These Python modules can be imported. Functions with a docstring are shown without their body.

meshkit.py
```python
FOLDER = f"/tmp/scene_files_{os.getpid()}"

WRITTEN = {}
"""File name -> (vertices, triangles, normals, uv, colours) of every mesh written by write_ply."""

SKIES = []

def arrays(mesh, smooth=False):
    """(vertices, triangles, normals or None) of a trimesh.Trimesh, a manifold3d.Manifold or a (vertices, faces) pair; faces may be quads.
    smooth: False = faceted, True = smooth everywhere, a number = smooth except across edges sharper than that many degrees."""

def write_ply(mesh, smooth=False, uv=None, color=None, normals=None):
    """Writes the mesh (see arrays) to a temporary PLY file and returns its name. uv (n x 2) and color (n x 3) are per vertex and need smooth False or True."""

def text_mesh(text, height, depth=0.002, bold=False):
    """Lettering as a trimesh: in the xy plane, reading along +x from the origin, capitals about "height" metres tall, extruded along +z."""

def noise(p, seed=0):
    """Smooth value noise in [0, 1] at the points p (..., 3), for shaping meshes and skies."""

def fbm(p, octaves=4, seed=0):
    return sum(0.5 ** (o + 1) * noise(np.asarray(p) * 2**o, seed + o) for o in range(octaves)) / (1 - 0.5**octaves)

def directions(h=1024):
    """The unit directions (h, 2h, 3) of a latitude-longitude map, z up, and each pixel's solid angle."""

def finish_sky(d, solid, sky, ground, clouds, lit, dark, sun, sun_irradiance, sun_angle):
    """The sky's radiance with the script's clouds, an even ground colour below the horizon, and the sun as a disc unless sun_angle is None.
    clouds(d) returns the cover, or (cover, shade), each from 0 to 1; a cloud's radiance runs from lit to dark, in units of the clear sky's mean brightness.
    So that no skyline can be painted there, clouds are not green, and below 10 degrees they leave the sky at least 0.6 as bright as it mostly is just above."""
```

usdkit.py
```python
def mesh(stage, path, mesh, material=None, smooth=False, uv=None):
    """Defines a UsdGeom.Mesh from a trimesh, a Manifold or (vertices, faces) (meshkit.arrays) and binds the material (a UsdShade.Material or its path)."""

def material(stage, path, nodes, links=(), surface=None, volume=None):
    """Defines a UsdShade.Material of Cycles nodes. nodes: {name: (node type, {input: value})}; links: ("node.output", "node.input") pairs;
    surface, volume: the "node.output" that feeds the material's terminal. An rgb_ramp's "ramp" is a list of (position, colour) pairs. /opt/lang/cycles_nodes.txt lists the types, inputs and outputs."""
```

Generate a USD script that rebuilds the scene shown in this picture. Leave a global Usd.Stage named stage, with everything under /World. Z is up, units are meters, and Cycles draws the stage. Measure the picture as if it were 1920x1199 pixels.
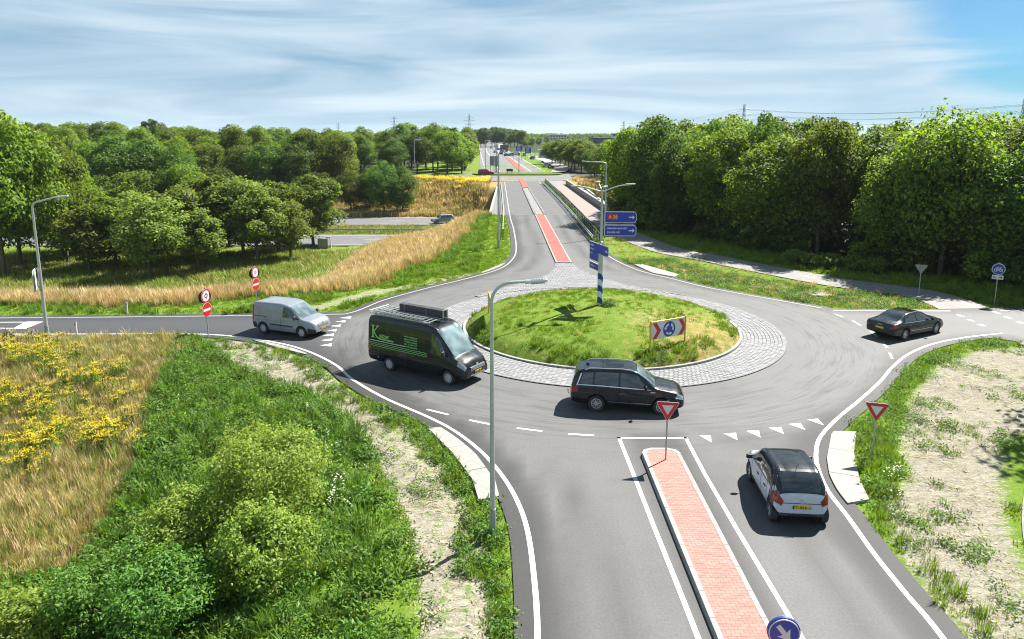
import math, random
import numpy as np
import trimesh
import shapely
from shapely.geometry import Polygon, LineString, Point, MultiPolygon, box as sbox
from shapely.ops import unary_union
import manifold3d
import meshkit, usdkit
from pxr import Usd, UsdGeom, UsdShade, UsdLux, Sdf, Gf, Vt

stage = Usd.Stage.CreateInMemory()
UsdGeom.SetStageUpAxis(stage, "Z")
UsdGeom.SetStageMetersPerUnit(stage, 1.0)
UsdGeom.Xform.Define(stage, "/World")
UsdGeom.Scope.Define(stage, "/World/Looks")

# ------------------------------------------------------------------ camera, sky, sun, exposure
FPX, CY, HOR, CAMZ = 1320.0, 480.0, 249.0, 11.5          # focal length, principal point and horizon of a 1920 px wide frame; camera height in metres
TP = (CY - HOR) / FPX
CP = 1 / math.sqrt(1 + TP * TP)
SP = TP * CP
cam = UsdGeom.Camera.Define(stage, "/World/camera")
cam.CreateHorizontalApertureAttr(36.0)
cam.CreateVerticalApertureAttr(36.0 * 639 / 1024)
cam.CreateFocalLengthAttr(FPX / 1920 * 36.0)
cam.CreateVerticalApertureOffsetAttr(-(599.5 - CY) / 1920 * 36.0)
cam.CreateClippingRangeAttr(Gf.Vec2f(0.5, 20000.0))
cam.CreateExposureAttr(1.7)
# columns: right (1,0,0), up (0,SP,CP), back (0,-CP,SP)
cam.AddTransformOp().Set(Gf.Matrix4d(1, 0, 0, 0, 0, SP, CP, 0, 0, -CP, SP, 0, 0, 0, CAMZ, 1))

SUN_AZ, SUN_EL = math.radians(48.0), math.radians(51.0)   # azimuth from +y towards +x
SUN = np.array([math.sin(SUN_AZ) * math.cos(SUN_EL), math.cos(SUN_AZ) * math.cos(SUN_EL), math.sin(SUN_EL)])
sun = UsdLux.DistantLight.Define(stage, "/World/sun")
sun.CreateIntensityAttr(1.25)
sun.CreateAngleAttr(0.55)
sun.CreateNormalizeAttr(True)
sun.CreateColorAttr(Gf.Vec3f(1.0, 0.955, 0.88))
_z = SUN
_x = np.cross([0, 0, 1.0], _z); _x /= np.linalg.norm(_x)
_y = np.cross(_z, _x)
sun.AddTransformOp().Set(Gf.Matrix4d(*_x, 0, *_y, 0, *_z, 0, 0, 0, 0, 1))
dome = UsdLux.DomeLight.Define(stage, "/World/sky")
dome.GetPrim().SetCustomDataByKey("kind", "structure")
sky = usdkit.material(stage, "/World/Looks/sky", {
    "sky": ("sky_texture", {"sky_type": "single_scattering", "sun_disc": False, "sun_elevation": SUN_EL, "sun_rotation": SUN_AZ, "air_density": 1.0, "aerosol_density": 0.6, "ozone_density": 2.0}),
    "tc": ("texture_coordinate", {}),
    "map": ("mapping", {"scale": (1.5, 1.5, 15.0), "rotation": (0.0, 0.10, 0.3)}),
    "n1": ("noise_texture", {"scale": 1.35, "detail": 5.0, "roughness": 0.52, "distortion": 0.6}),
    "map2": ("mapping", {"scale": (3.0, 3.0, 42.0), "rotation": (0.0, 0.16, 0.0)}),
    "n2": ("noise_texture", {"scale": 1.3, "detail": 6.0, "roughness": 0.6, "distortion": 0.9}),
    # the clear gap in the thin cloud, up to the right
    "gapd": ("vector_math", {"math_type": "dot_product", "vector2": (0.632, 0.742, 0.222)}),
    "gap": ("map_range", {"from_min": 0.968, "from_max": 1.0, "to_min": 0.0, "to_max": 0.80, "clamp": True}),
    "s1": ("math", {"math_type": "multiply_add", "value2": 0.8, "value3": 0.47}),
    "s2": ("math", {"math_type": "multiply_add", "value2": 0.24}),
    "s3": ("math", {"math_type": "subtract"}),
    "cov": ("map_range", {"from_min": 0.62, "from_max": 1.02, "to_min": 0.30, "to_max": 0.97, "clamp": True, "range_type": "smoothstep"}),
    "tone": ("rgb_ramp", {"ramp": [(0.30, (1.08, 1.60, 2.05)), (0.5, (1.6, 2.12, 2.55)), (0.72, (2.5, 2.9, 3.15))]}),
    "sepz": ("separate_xyz", {}),
    "high": ("map_range", {"from_min": 0.18, "from_max": 0.75, "to_min": 0.0, "to_max": 0.26, "clamp": True}), "s4": ("math", {"math_type": "subtract"}),
    "tint": ("mix", {"mix_type": "multiply", "fac": 1.0, "color2": (0.05, 0.205, 0.31)}),
    "mix": ("mix", {"mix_type": "mix"}),
    "bg": ("background_shader", {"strength": 0.1}),
}, [("tc.generated", "map.vector"), ("map.vector", "n1.vector"), ("tc.generated", "map2.vector"), ("map2.vector", "n2.vector"),
    ("tc.generated", "gapd.vector1"), ("gapd.value", "gap.value"),
    ("n1.fac", "s1.value1"), ("n2.fac", "s2.value1"), ("s1.value", "s2.value3"), ("s2.value", "s3.value1"), ("gap.result", "s3.value2"), ("s3.value", "s4.value1"), ("tc.generated", "sepz.vector"), ("sepz.z", "high.value"), ("high.result", "s4.value2"), ("s4.value", "cov.value"),
    ("n1.fac", "tone.fac"), ("cov.result", "mix.fac"), ("sky.color", "tint.color1"), ("tint.color", "mix.color1"), ("tone.color", "mix.color2"), ("mix.color", "bg.color")], surface="bg.background")
UsdShade.MaterialBindingAPI.Apply(dome.GetPrim()).Bind(sky)


def G(px, py, z=0.0):
    """The point at height z on the line of sight through a pixel of the 1920 px frame."""
    u, v = (px - 960) / FPX, (py - CY) / FPX
    t = (CAMZ - z) / (SP + v * CP)
    return np.array([u * t, (CP - v * SP) * t, z])


def atY(px, py, Y):
    u, v = (px - 960) / FPX, (py - CY) / FPX
    t = Y / (CP - v * SP)
    return np.array([u * t, Y, CAMZ - (SP + v * CP) * t])


def GP(pts, z=0.0):
    return [tuple(G(x, y, z)[:2]) for x, y in pts]


# ------------------------------------------------------------------ scene helpers
_used = {}


def numbered(path):
    n = _used.get(path, -1) + 1
    _used[path] = n
    return path if n == 0 else f"{path}_{n:03d}"


def meta(prim, label=None, cat=None, group=None, kind=None):
    for k, v in (("label", label), ("category", cat), ("group", group), ("kind", kind)):
        if v:
            prim.SetCustomDataByKey(k, v)
    return prim


TONED = set()          # materials that take a tone of their own for every separate piece (leaf, blade, sett)


def umesh(path, mesh, m, smooth=False):
    """A mesh prim; in a toned material each separate piece gets its own random tone."""
    p = usdkit.mesh(stage, path, mesh, M[m] if isinstance(m, str) else m, smooth=smooth)
    if m in TONED:
        from scipy.sparse import coo_matrix
        from scipy.sparse.csgraph import connected_components
        f = np.array(p.GetFaceVertexIndicesAttr().Get()).reshape(-1, 3)
        n = len(p.GetPointsAttr().Get())
        e = np.vstack([f[:, :2], f[:, 1:]])
        k, lab = connected_components(coo_matrix((np.ones(len(e), bool), (e[:, 0], e[:, 1])), (n, n)), directed=False)
        tone = np.random.default_rng(k).uniform(0, 1, k)[lab]
        UsdGeom.PrimvarsAPI(p).CreatePrimvar("tone", Sdf.ValueTypeNames.FloatArray, "vertex").Set(Vt.FloatArray.FromNumpy(tone.astype(np.float32)))
    return p


def obj(name, mesh, m, parent=None, smooth=False, label=None, cat=None, group=None, kind=None, attr=None):
    base = "/World" if parent is None else str(parent.GetPath())
    p = numbered(f"{base}/{name}")
    pm_ = umesh(p, mesh, m, smooth)
    if attr is not None:
        UsdGeom.PrimvarsAPI(pm_).CreatePrimvar(attr[0], Sdf.ValueTypeNames.Color3fArray, "vertex").Set(Vt.Vec3fArray.FromNumpy(np.asarray(attr[1], np.float32)))
    return meta(pm_.GetPrim(), label, cat, group, kind)


def thing(name, label=None, cat=None, loc=(0, 0, 0), rz=0.0, group=None, kind=None, scale=None, cls=False):
    p = numbered(f"/World/{name}")
    x = UsdGeom.Xform.Define(stage, p)
    x.AddTranslateOp().Set(Gf.Vec3d(*map(float, loc)))
    x.AddRotateZOp().Set(math.degrees(rz))
    if scale is not None:
        x.AddScaleOp().Set(Gf.Vec3f(*map(float, scale)))
    return meta(x.GetPrim(), label, cat, group, kind)


def copy_of(src, name, label, cat, loc, rz=0.0, group=None, scale=None):
    t = thing(name, label, cat, loc, rz, group, None, scale)
    t.GetReferences().AddInternalReference(src.GetPath())
    t.SetInstanceable(True)
    return t


def instancer(name, protos, pos, scale, yaw, pidx, label, cat=None, kind="stuff", parent=None, tilt=None, group=None):
    """One PointInstancer: protos are (mesh, material) pairs."""
    base = "/World" if parent is None else str(parent.GetPath())
    p = numbered(f"{base}/{name}")
    pi = UsdGeom.PointInstancer.Define(stage, p)
    targets = []
    for k, (ms, mt) in enumerate(protos):
        pr = umesh(f"{p}/clump_{k:03d}", ms, mt)
        targets.append(pr.GetPath())
    pi.CreatePrototypesRel().SetTargets(targets)
    pi.CreateProtoIndicesAttr(Vt.IntArray.FromNumpy(np.asarray(pidx, np.int32)))
    pi.CreatePositionsAttr(Vt.Vec3fArray.FromNumpy(np.asarray(pos, np.float32)))
    sc = np.asarray(scale, np.float32)
    if sc.ndim == 1:
        sc = np.repeat(sc[:, None], 3, 1)
    pi.CreateScalesAttr(Vt.Vec3fArray.FromNumpy(sc))
    h = np.asarray(yaw, float) / 2
    pi.CreateOrientationsAttr(Vt.QuathArray([Gf.Quath(float(math.cos(a)), 0.0, 0.0, float(math.sin(a))) for a in h]))
    return meta(pi.GetPrim(), label, cat, group, kind)


cat_ = trimesh.util.concatenate


def box(x0, x1, y0, y1, z0, z1):
    b = trimesh.creation.box([x1 - x0, y1 - y0, z1 - z0])
    b.apply_translation([(x0 + x1) / 2, (y0 + y1) / 2, (z0 + z1) / 2])
    return b


def rbox(sx, sy, sz, r=0.02, c=(0, 0, 0), n=8):
    """A box with rounded edges (hull of eight spheres)."""
    r = min(r, sx / 2 * 0.99, sy / 2 * 0.99, sz / 2 * 0.99)
    s = manifold3d.Manifold.sphere(r, n)
    parts = [s.translate([i * (sx / 2 - r), j * (sy / 2 - r), k * (sz / 2 - r)]) for i in (-1, 1) for j in (-1, 1) for k in (-1, 1)]
    v, f, _ = meshkit.arrays(manifold3d.Manifold.batch_hull(parts).translate(list(map(float, c))))
    return trimesh.Trimesh(v, f, process=False)


def tube(points, radii, sides=8, caps=True):
    p = np.asarray(points, float)
    radii = np.broadcast_to(radii, (len(p),)).astype(float)
    t = np.gradient(p, axis=0)
    t /= np.linalg.norm(t, axis=1, keepdims=True) + 1e-12
    ref = np.where(np.abs(t[:, 2:]) < 0.9, [0, 0, 1.0], [1.0, 0, 0]) if len(p) == 2 else np.tile([0, 0, 1.0] if np.abs(t[:, 2]).max() < 0.95 else [0.31, 0.95, 0.05], (len(p), 1))
    a = np.cross(t, ref); a /= np.linalg.norm(a, axis=1, keepdims=True) + 1e-12
    b = np.cross(t, a)
    ang = np.arange(sides) * 2 * np.pi / sides
    v = (p[:, None] + radii[:, None, None] * (np.cos(ang)[None, :, None] * a[:, None] + np.sin(ang)[None, :, None] * b[:, None])).reshape(-1, 3)
    f = []
    for i in range(len(p) - 1):
        for j in range(sides):
            q = (i * sides + j, i * sides + (j + 1) % sides, (i + 1) * sides + (j + 1) % sides, (i + 1) * sides + j)
            f += [(q[0], q[2], q[1]), (q[0], q[3], q[2])]
    if caps:
        n = len(v); v = np.vstack([v, p[0], p[-1]])
        for j in range(sides):
            f.append((n, j, (j + 1) % sides))
            k = (len(p) - 1) * sides
            f.append((n + 1, k + (j + 1) % sides, k + j))
    m = trimesh.Trimesh(v, np.array(f), process=False)
    m.fix_normals() if caps and len(v) < 400 else None
    return m


def extr(poly, z0, z1):
    ps = getattr(poly, "geoms", [poly])
    out = []
    for g in ps:
        if g.geom_type == "Polygon" and g.area > 1e-6:
            m = trimesh.creation.extrude_polygon(g, z1 - z0, engine="earcut")
            m.apply_translation([0, 0, z0])
            out.append(m)
    return cat_(out)


def flat(poly, z):
    """A polygon as a flat sheet at height z, facing up."""
    vs, fs, n = [], [], 0
    for g in getattr(poly, "geoms", [poly]):
        if g.geom_type != "Polygon" or g.area < 1e-6:
            continue
        v, f = trimesh.creation.triangulate_polygon(g, engine="earcut")
        a = v[f]
        area = np.cross(a[:, 1] - a[:, 0], a[:, 2] - a[:, 0])
        f = np.where(area[:, None] < 0, f[:, ::-1], f)
        vs.append(np.c_[v, np.full(len(v), z)]); fs.append(f + n); n += len(v)
    return trimesh.Trimesh(np.vstack(vs), np.vstack(fs), process=False)


def gridded(poly, step, z=0.0):
    """A polygon as a sheet cut into squares of the given step, so that it can carry values per vertex."""
    x0, y0, x1, y1 = poly.bounds
    xs, ys = np.arange(x0, x1 + step, step), np.arange(y0, y1 + step, step)
    inner = poly.buffer(-step * 0.01)
    shapely.prepare(inner); shapely.prepare(poly)
    cx, cy = np.meshgrid(xs[:-1], ys[:-1], indexing="ij")
    cells = shapely.box(cx, cy, cx + step, cy + step).ravel()
    inside = shapely.contains_properly(inner, cells)
    cross = shapely.intersects(poly, cells) & ~inside
    nx, ny = len(xs), len(ys)
    vx, vy = np.meshgrid(xs, ys, indexing="ij")
    v = np.c_[vx.ravel(), vy.ravel(), np.full(nx * ny, z)]
    ii, jj = np.nonzero(inside.reshape(nx - 1, ny - 1))
    a = ii * ny + jj
    f = np.vstack([np.c_[a, a + ny, a + ny + 1], np.c_[a, a + ny + 1, a + 1]])
    vs, fs, n = [v], [f], len(v)
    for c in cells[cross]:
        g = poly.intersection(c)
        if g.area < 1e-5:
            continue
        m = flat(g if g.geom_type in ("Polygon", "MultiPolygon") else unary_union([q for q in g.geoms if q.geom_type == "Polygon"]), z)
        vs.append(m.vertices); fs.append(m.faces + n); n += len(m.vertices)
    v, f = np.vstack(vs), np.vstack(fs)
    used, inv = np.unique(f, return_inverse=True)
    return trimesh.Trimesh(v[used], inv.reshape(f.shape), process=False)


def smoothline(pts, n=8):
    """Catmull-Rom through the points."""
    p = np.asarray(pts, float)
    q = np.vstack([2 * p[0] - p[1], p, 2 * p[-1] - p[-2]])
    out = []
    for i in range(len(p) - 1):
        a, b, c, d = q[i:i + 4]
        for t in np.arange(n) / n:
            out.append(0.5 * (2 * b + (c - a) * t + (2 * a - 5 * b + 4 * c - d) * t * t + (3 * b - a - 3 * c + d) * t ** 3))
    return np.array(out + [p[-1]])


def sstep(x, a=0.0, b=1.0):
    t = np.clip((np.asarray(x, float) - a) / (b - a), 0, 1)
    return t * t * (3 - 2 * t)


def align(mesh, R, t):
    T = np.eye(4); T[:3, :3] = R; T[:3, 3] = t
    m = mesh.copy(); m.apply_transform(T)
    return m


# ------------------------------------------------------------------ materials
M = {}


def mat(name, nodes, links, surface="p.BSDF"):
    M[name] = usdkit.material(stage, f"/World/Looks/{name}", nodes, links, surface=surface)


def plain(name, col, rough=0.5, metal=0.0, var=0.12, scale=6.0, coat=0.0, bump=0.0, spec=0.5, coords="geo.position"):
    """A colour with a little uneven wear."""
    c = np.array(col, float) * 0.74
    nodes = {"geo": ("geometry", {}), "tc": ("texture_coordinate", {}), "n": ("noise_texture", {"scale": scale, "detail": 4.0, "roughness": 0.6}),
             "r": ("rgb_ramp", {"ramp": [(0.3, tuple(c * (1 - var))), (0.7, tuple(np.minimum(c * (1 + var), 1.0)))]}),
             "p": ("principled_bsdf", {"roughness": rough, "metallic": metal, "coat_weight": coat, "specular_ior_level": spec})}
    links = [(coords, "n.vector"), ("n.fac", "r.fac"), ("r.color", "p.base_color")]
    if bump:
        nodes["b"] = ("bump", {"strength": bump, "distance": 0.02})
        links += [("n.fac", "b.height"), ("b.normal", "p.normal")]
    mat(name, nodes, links)


plain("white_paint", (0.496, 0.496, 0.488), 0.6, var=0.20, scale=4)
plain("worn_white_paint", (0.336, 0.336, 0.328), 0.7, var=0.25, scale=7)
plain("concrete", (0.288, 0.282, 0.260), 0.85, var=0.14, scale=5, bump=0.2)
plain("kerb_concrete", (0.288, 0.288, 0.276), 0.85, var=0.16, scale=5, bump=0.2)
plain("grey_concrete", (0.160, 0.160, 0.156), 0.85, var=0.16, scale=3)
plain("galvanised", (0.496, 0.520, 0.528), 0.42, 0.55, var=0.10, scale=8)
plain("grey_metal", (0.36, 0.38, 0.39), 0.5, 0.4, var=0.12, scale=8)
plain("dark_metal", (0.035, 0.036, 0.04), 0.55, 0.1, var=0.3, scale=5)
plain("black_plastic", (0.016, 0.016, 0.018), 0.55, var=0.2)
plain("rubber", (0.02, 0.02, 0.021), 0.8, var=0.2)
plain("alloy", (0.62, 0.63, 0.65), 0.32, 0.75, var=0.06)
plain("hubcap", (0.55, 0.56, 0.58), 0.4, 0.3, var=0.08)
plain("chrome", (0.75, 0.76, 0.78), 0.15, 0.95, var=0.04)
plain("sign_white", (0.640, 0.640, 0.640), 0.4, var=0.05)
plain("sign_red", (0.50, 0.016, 0.022), 0.4, var=0.08)
plain("sign_blue", (0.012, 0.045, 0.30), 0.4, var=0.08)
plain("panel_blue", (0.018, 0.035, 0.40), 0.4, var=0.06)
plain("sign_black", (0.015, 0.015, 0.015), 0.5, var=0.1)
plain("sign_back", (0.25, 0.26, 0.27), 0.5, 0.3, var=0.1)
plain("post_yellow", (0.72, 0.46, 0.02), 0.5, var=0.10)
plain("stripe_blue", (0.010, 0.035, 0.22), 0.45, var=0.1)
plain("stripe_white", (0.62, 0.66, 0.68), 0.45, var=0.08)
plain("plate_yellow", (0.72, 0.43, 0.01), 0.4, var=0.05)
plain("lens_glass", (0.32, 0.35, 0.37), 0.1, 0.3, var=0.1)
plain("lens_red", (0.20, 0.006, 0.010), 0.12, var=0.2, coat=0.6)
plain("green_print", (0.240, 0.560, 0.170), 0.5, var=0.1)
plain("print_pale", (0.55, 0.62, 0.52), 0.5, var=0.1)
plain("trim_grey", (0.12, 0.12, 0.125), 0.5, var=0.15)
plain("bark", (0.10, 0.082, 0.062), 0.9, var=0.45, scale=5, bump=0.5)
plain("timber_dark", (0.05, 0.045, 0.04), 0.8, var=0.3)
plain("red_brick_a", (0.550, 0.185, 0.155), 0.85, var=0.08, scale=14, bump=0.2)
plain("red_brick_b", (0.585, 0.200, 0.168), 0.85, var=0.08, scale=14, bump=0.2)
plain("red_brick_c", (0.515, 0.168, 0.140), 0.85, var=0.08, scale=14, bump=0.2)
plain("brick_bed", (0.440, 0.165, 0.135), 0.95, var=0.2, scale=10)
plain("cobble_bed", (0.20, 0.20, 0.205), 0.95, var=0.25, scale=10)
plain("wall_white", (0.62, 0.61, 0.58), 0.7, var=0.06, scale=1)
plain("roof_dark", (0.06, 0.06, 0.066), 0.7, var=0.2, scale=1)
plain("office_dark", (0.07, 0.08, 0.095), 0.4, var=0.2, scale=1)
plain("seat_cloth", (0.20, 0.20, 0.19), 0.9, var=0.2)


def paint(name, col, rough=0.35, metal=0.0, coat=0.6, flake=0.04):
    c = np.array(col, float) * 0.76
    mat(name, {"tc": ("texture_coordinate", {}), "n": ("noise_texture", {"scale": 2.2, "detail": 5.0, "roughness": 0.65}),
               "r": ("rgb_ramp", {"ramp": [(0.35, tuple(c * (1 - flake))), (0.7, tuple(np.minimum(c * (1 + flake) + 0.004, 1)))]}),
               "rr": ("map_range", {"from_min": 0.3, "from_max": 0.75, "to_min": rough * 0.8, "to_max": rough * 1.3}),
               "p": ("principled_bsdf", {"metallic": metal, "coat_weight": coat, "coat_roughness": 0.04, "specular_ior_level": 0.15})},
        [("tc.object", "n.vector"), ("n.fac", "r.fac"), ("r.color", "p.base_color"), ("n.fac", "rr.value"), ("rr.result", "p.roughness")])


paint("paint_silver", (0.27, 0.295, 0.33), 0.34, 0.35)
paint("paint_black", (0.004, 0.005, 0.007), 0.3, 0.0, flake=0.2)
paint("paint_black_green", (0.004, 0.006, 0.007), 0.3, 0.0, flake=0.2)
paint("paint_white", (0.52, 0.56, 0.62), 0.35, 0.0)
paint("paint_darkblue", (0.005, 0.008, 0.011), 0.3, 0.0, flake=0.2)
paint("paint_red", (0.34, 0.012, 0.045), 0.35, 0.1)
paint("paint_grey", (0.16, 0.17, 0.19), 0.35, 0.3)
paint("paint_blue", (0.02, 0.06, 0.25), 0.35, 0.2)
# window glass of a car: dark cabin behind a clear, mirror-like pane
mat("car_glass", {"tc": ("texture_coordinate", {}), "n": ("noise_texture", {"scale": 3.0, "detail": 2.0}),
                  "r": ("rgb_ramp", {"ramp": [(0.35, (0.006, 0.008, 0.009)), (0.65, (0.014, 0.017, 0.018))]}),
                  "p": ("principled_bsdf", {"roughness": 0.05, "specular_ior_level": 0.75, "coat_weight": 0.6, "coat_roughness": 0.02})},
    [("tc.object", "n.vector"), ("n.fac", "r.fac"), ("r.color", "p.base_color")])
mat("screen_glass", {"tc": ("texture_coordinate", {}), "n": ("noise_texture", {"scale": 1.1, "detail": 2.0}),
                     "r": ("rgb_ramp", {"ramp": [(0.34, (0.05, 0.075, 0.078)), (0.52, (0.12, 0.17, 0.175)), (0.68, (0.20, 0.26, 0.265))]}),
                     "p": ("principled_bsdf", {"roughness": 0.08, "specular_ior_level": 0.8, "coat_weight": 0.8, "coat_roughness": 0.02})},
    [("tc.object", "n.vector"), ("n.fac", "r.fac"), ("r.color", "p.base_color")])

# asphalt: "wear" holds r = how polished by traffic, g = wheel streak, b = fresh dark surfacing
RC = np.array([5.25, 41.0])            # centre of the roundabout
mat("asphalt", {
    "geo": ("geometry", {}), "at": ("attribute", {"attribute": "wear"}), "sep": ("separate_color", {}),
    "rel": ("vector_math", {"math_type": "subtract", "vector2": (RC[0], RC[1], 0.0)}),
    "len": ("vector_math", {"math_type": "length"}),
    "sx": ("separate_xyz", {}), "ang": ("math", {"math_type": "arctan2"}),
    "cmb": ("combine_xyz", {}), "angs": ("math", {"math_type": "multiply", "value2": 1.6}), "rs": ("math", {"math_type": "multiply", "value2": 1.0}),
    "ring": ("noise_texture", {"scale": 2.6, "detail": 3.0, "roughness": 0.6}),
    "ringr": ("map_range", {"from_min": 0.5, "from_max": 0.72, "to_min": 0.0, "to_max": 1.0, "clamp": True}),
    "near": ("map_range", {"from_min": 10.6, "from_max": 12.0, "to_min": 0.0, "to_max": 1.0, "clamp": True}),
    "nearo": ("map_range", {"from_min": 15.6, "from_max": 17.4, "to_min": 1.0, "to_max": 0.0, "clamp": True}),
    "nm": ("math", {"math_type": "multiply"}), "nm2": ("math", {"math_type": "multiply"}), "nm3": ("math", {"math_type": "multiply", "value2": 0.72}),
    "cmb2": ("combine_xyz", {}), "ang2": ("math", {"math_type": "multiply", "value2": 0.55}), "arc": ("noise_texture", {"scale": 8.5, "detail": 1.0, "roughness": 0.5}),
    "arcr": ("map_range", {"from_min": 0.60, "from_max": 0.70, "to_min": 0.0, "to_max": 0.75, "clamp": True}), "arcm": ("math", {"math_type": "multiply"}), "sum": ("math", {"math_type": "maximum"}),
    "grain": ("noise_texture", {"scale": 14.0, "detail": 6.0, "roughness": 0.75}),
    "blot": ("noise_texture", {"scale": 0.45, "detail": 5.0, "roughness": 0.6}),
    "base": ("rgb_ramp", {"ramp": [(0.0, (0.0205, 0.0192, 0.0175)), (0.5, (0.0440, 0.0434, 0.0430)), (1.0, (0.0910, 0.0902, 0.0898))]}),
    "w1": ("math", {"math_type": "multiply_add", "value2": 0.5, "value3": -0.25}), "w2": ("math", {"math_type": "add"}),
    "g1": ("mix", {"mix_type": "multiply", "color2": (0.36, 0.35, 0.335)}), "g2": ("mix", {"mix_type": "multiply", "color2": (0.42, 0.42, 0.43)}),
    "g3": ("mix", {"mix_type": "mix", "color2": (0.033, 0.035, 0.039)}),
    "gr": ("map_range", {"from_min": 0.25, "from_max": 0.75, "to_min": 0.72, "to_max": 1.25}),
    "fin": ("mix", {"mix_type": "multiply", "fac": 1.0}),
    "b": ("bump", {"strength": 0.25, "distance": 0.01}),
    "p": ("principled_bsdf", {"roughness": 0.72, "specular_ior_level": 0.35})},
    [("at.color", "sep.color"), ("geo.position", "rel.vector1"), ("rel.vector", "len.vector1"), ("rel.vector", "sx.vector"), ("sx.y", "ang.value1"), ("sx.x", "ang.value2"),
     ("ang.value", "angs.value1"), ("len.value", "rs.value1"), ("rs.value", "cmb.x"), ("angs.value", "cmb.y"), ("cmb.vector", "ring.vector"), ("ring.fac", "ringr.value"),
     ("len.value", "near.value"), ("len.value", "nearo.value"), ("near.result", "nm.value1"), ("nearo.result", "nm.value2"), ("nm.value", "nm2.value1"), ("ringr.result", "nm2.value2"), ("ang.value", "ang2.value1"), ("rs.value", "cmb2.x"), ("ang2.value", "cmb2.y"), ("cmb2.vector", "arc.vector"), ("arc.fac", "arcr.value"), ("arcr.result", "arcm.value1"), ("nm.value", "arcm.value2"), ("nm2.value", "sum.value1"), ("arcm.value", "sum.value2"), ("sum.value", "nm3.value1"),
     ("geo.position", "grain.vector"), ("geo.position", "blot.vector"), ("blot.fac", "w1.value1"), ("w1.value", "w2.value1"), ("sep.r", "w2.value2"), ("w2.value", "base.fac"),
     ("base.color", "g1.color1"), ("sep.g", "g1.fac"), ("g1.color", "g2.color1"), ("nm3.value", "g2.fac"), ("g2.color", "g3.color1"), ("sep.b", "g3.fac"),
     ("grain.fac", "gr.value"), ("g3.color", "fin.color1"), ("gr.result", "fin.color2"), ("grain.fac", "b.height"), ("b.normal", "p.normal"), ("fin.color", "p.base_color")])
plain("path_asphalt", (0.200, 0.192, 0.184), 0.8, var=0.18, scale=1.5)
plain("path_red", (0.248, 0.196, 0.168), 0.8, var=0.14, scale=1.5)
plain("far_asphalt", (0.124, 0.124, 0.128), 0.75, var=0.15, scale=0.3)
# apron setts: each its own tone
TONED.add("cobble")
mat("cobble", {"geo": ("geometry", {}), "tn": ("attribute", {"attribute": "tone"}), "n": ("noise_texture", {"scale": 0.7, "detail": 4.0}), "n2": ("noise_texture", {"scale": 30.0, "detail": 3.0}),
               "r": ("rgb_ramp", {"ramp": [(0.0, (0.155, 0.155, 0.162)), (0.5, (0.20, 0.20, 0.207)), (1.0, (0.265, 0.265, 0.272))]}),
               "a": ("mix_float", {"fac": 0.4}), "m": ("mix", {"mix_type": "multiply", "fac": 0.35}),
               "p": ("principled_bsdf", {"roughness": 0.8})},
    [("tn.fac", "a.a"), ("geo.position", "n.vector"), ("n.fac", "a.b"), ("a.result", "r.fac"), ("geo.position", "n2.vector"), ("r.color", "m.color1"), ("n2.fac", "m.color2"), ("m.color", "p.base_color")])

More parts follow.
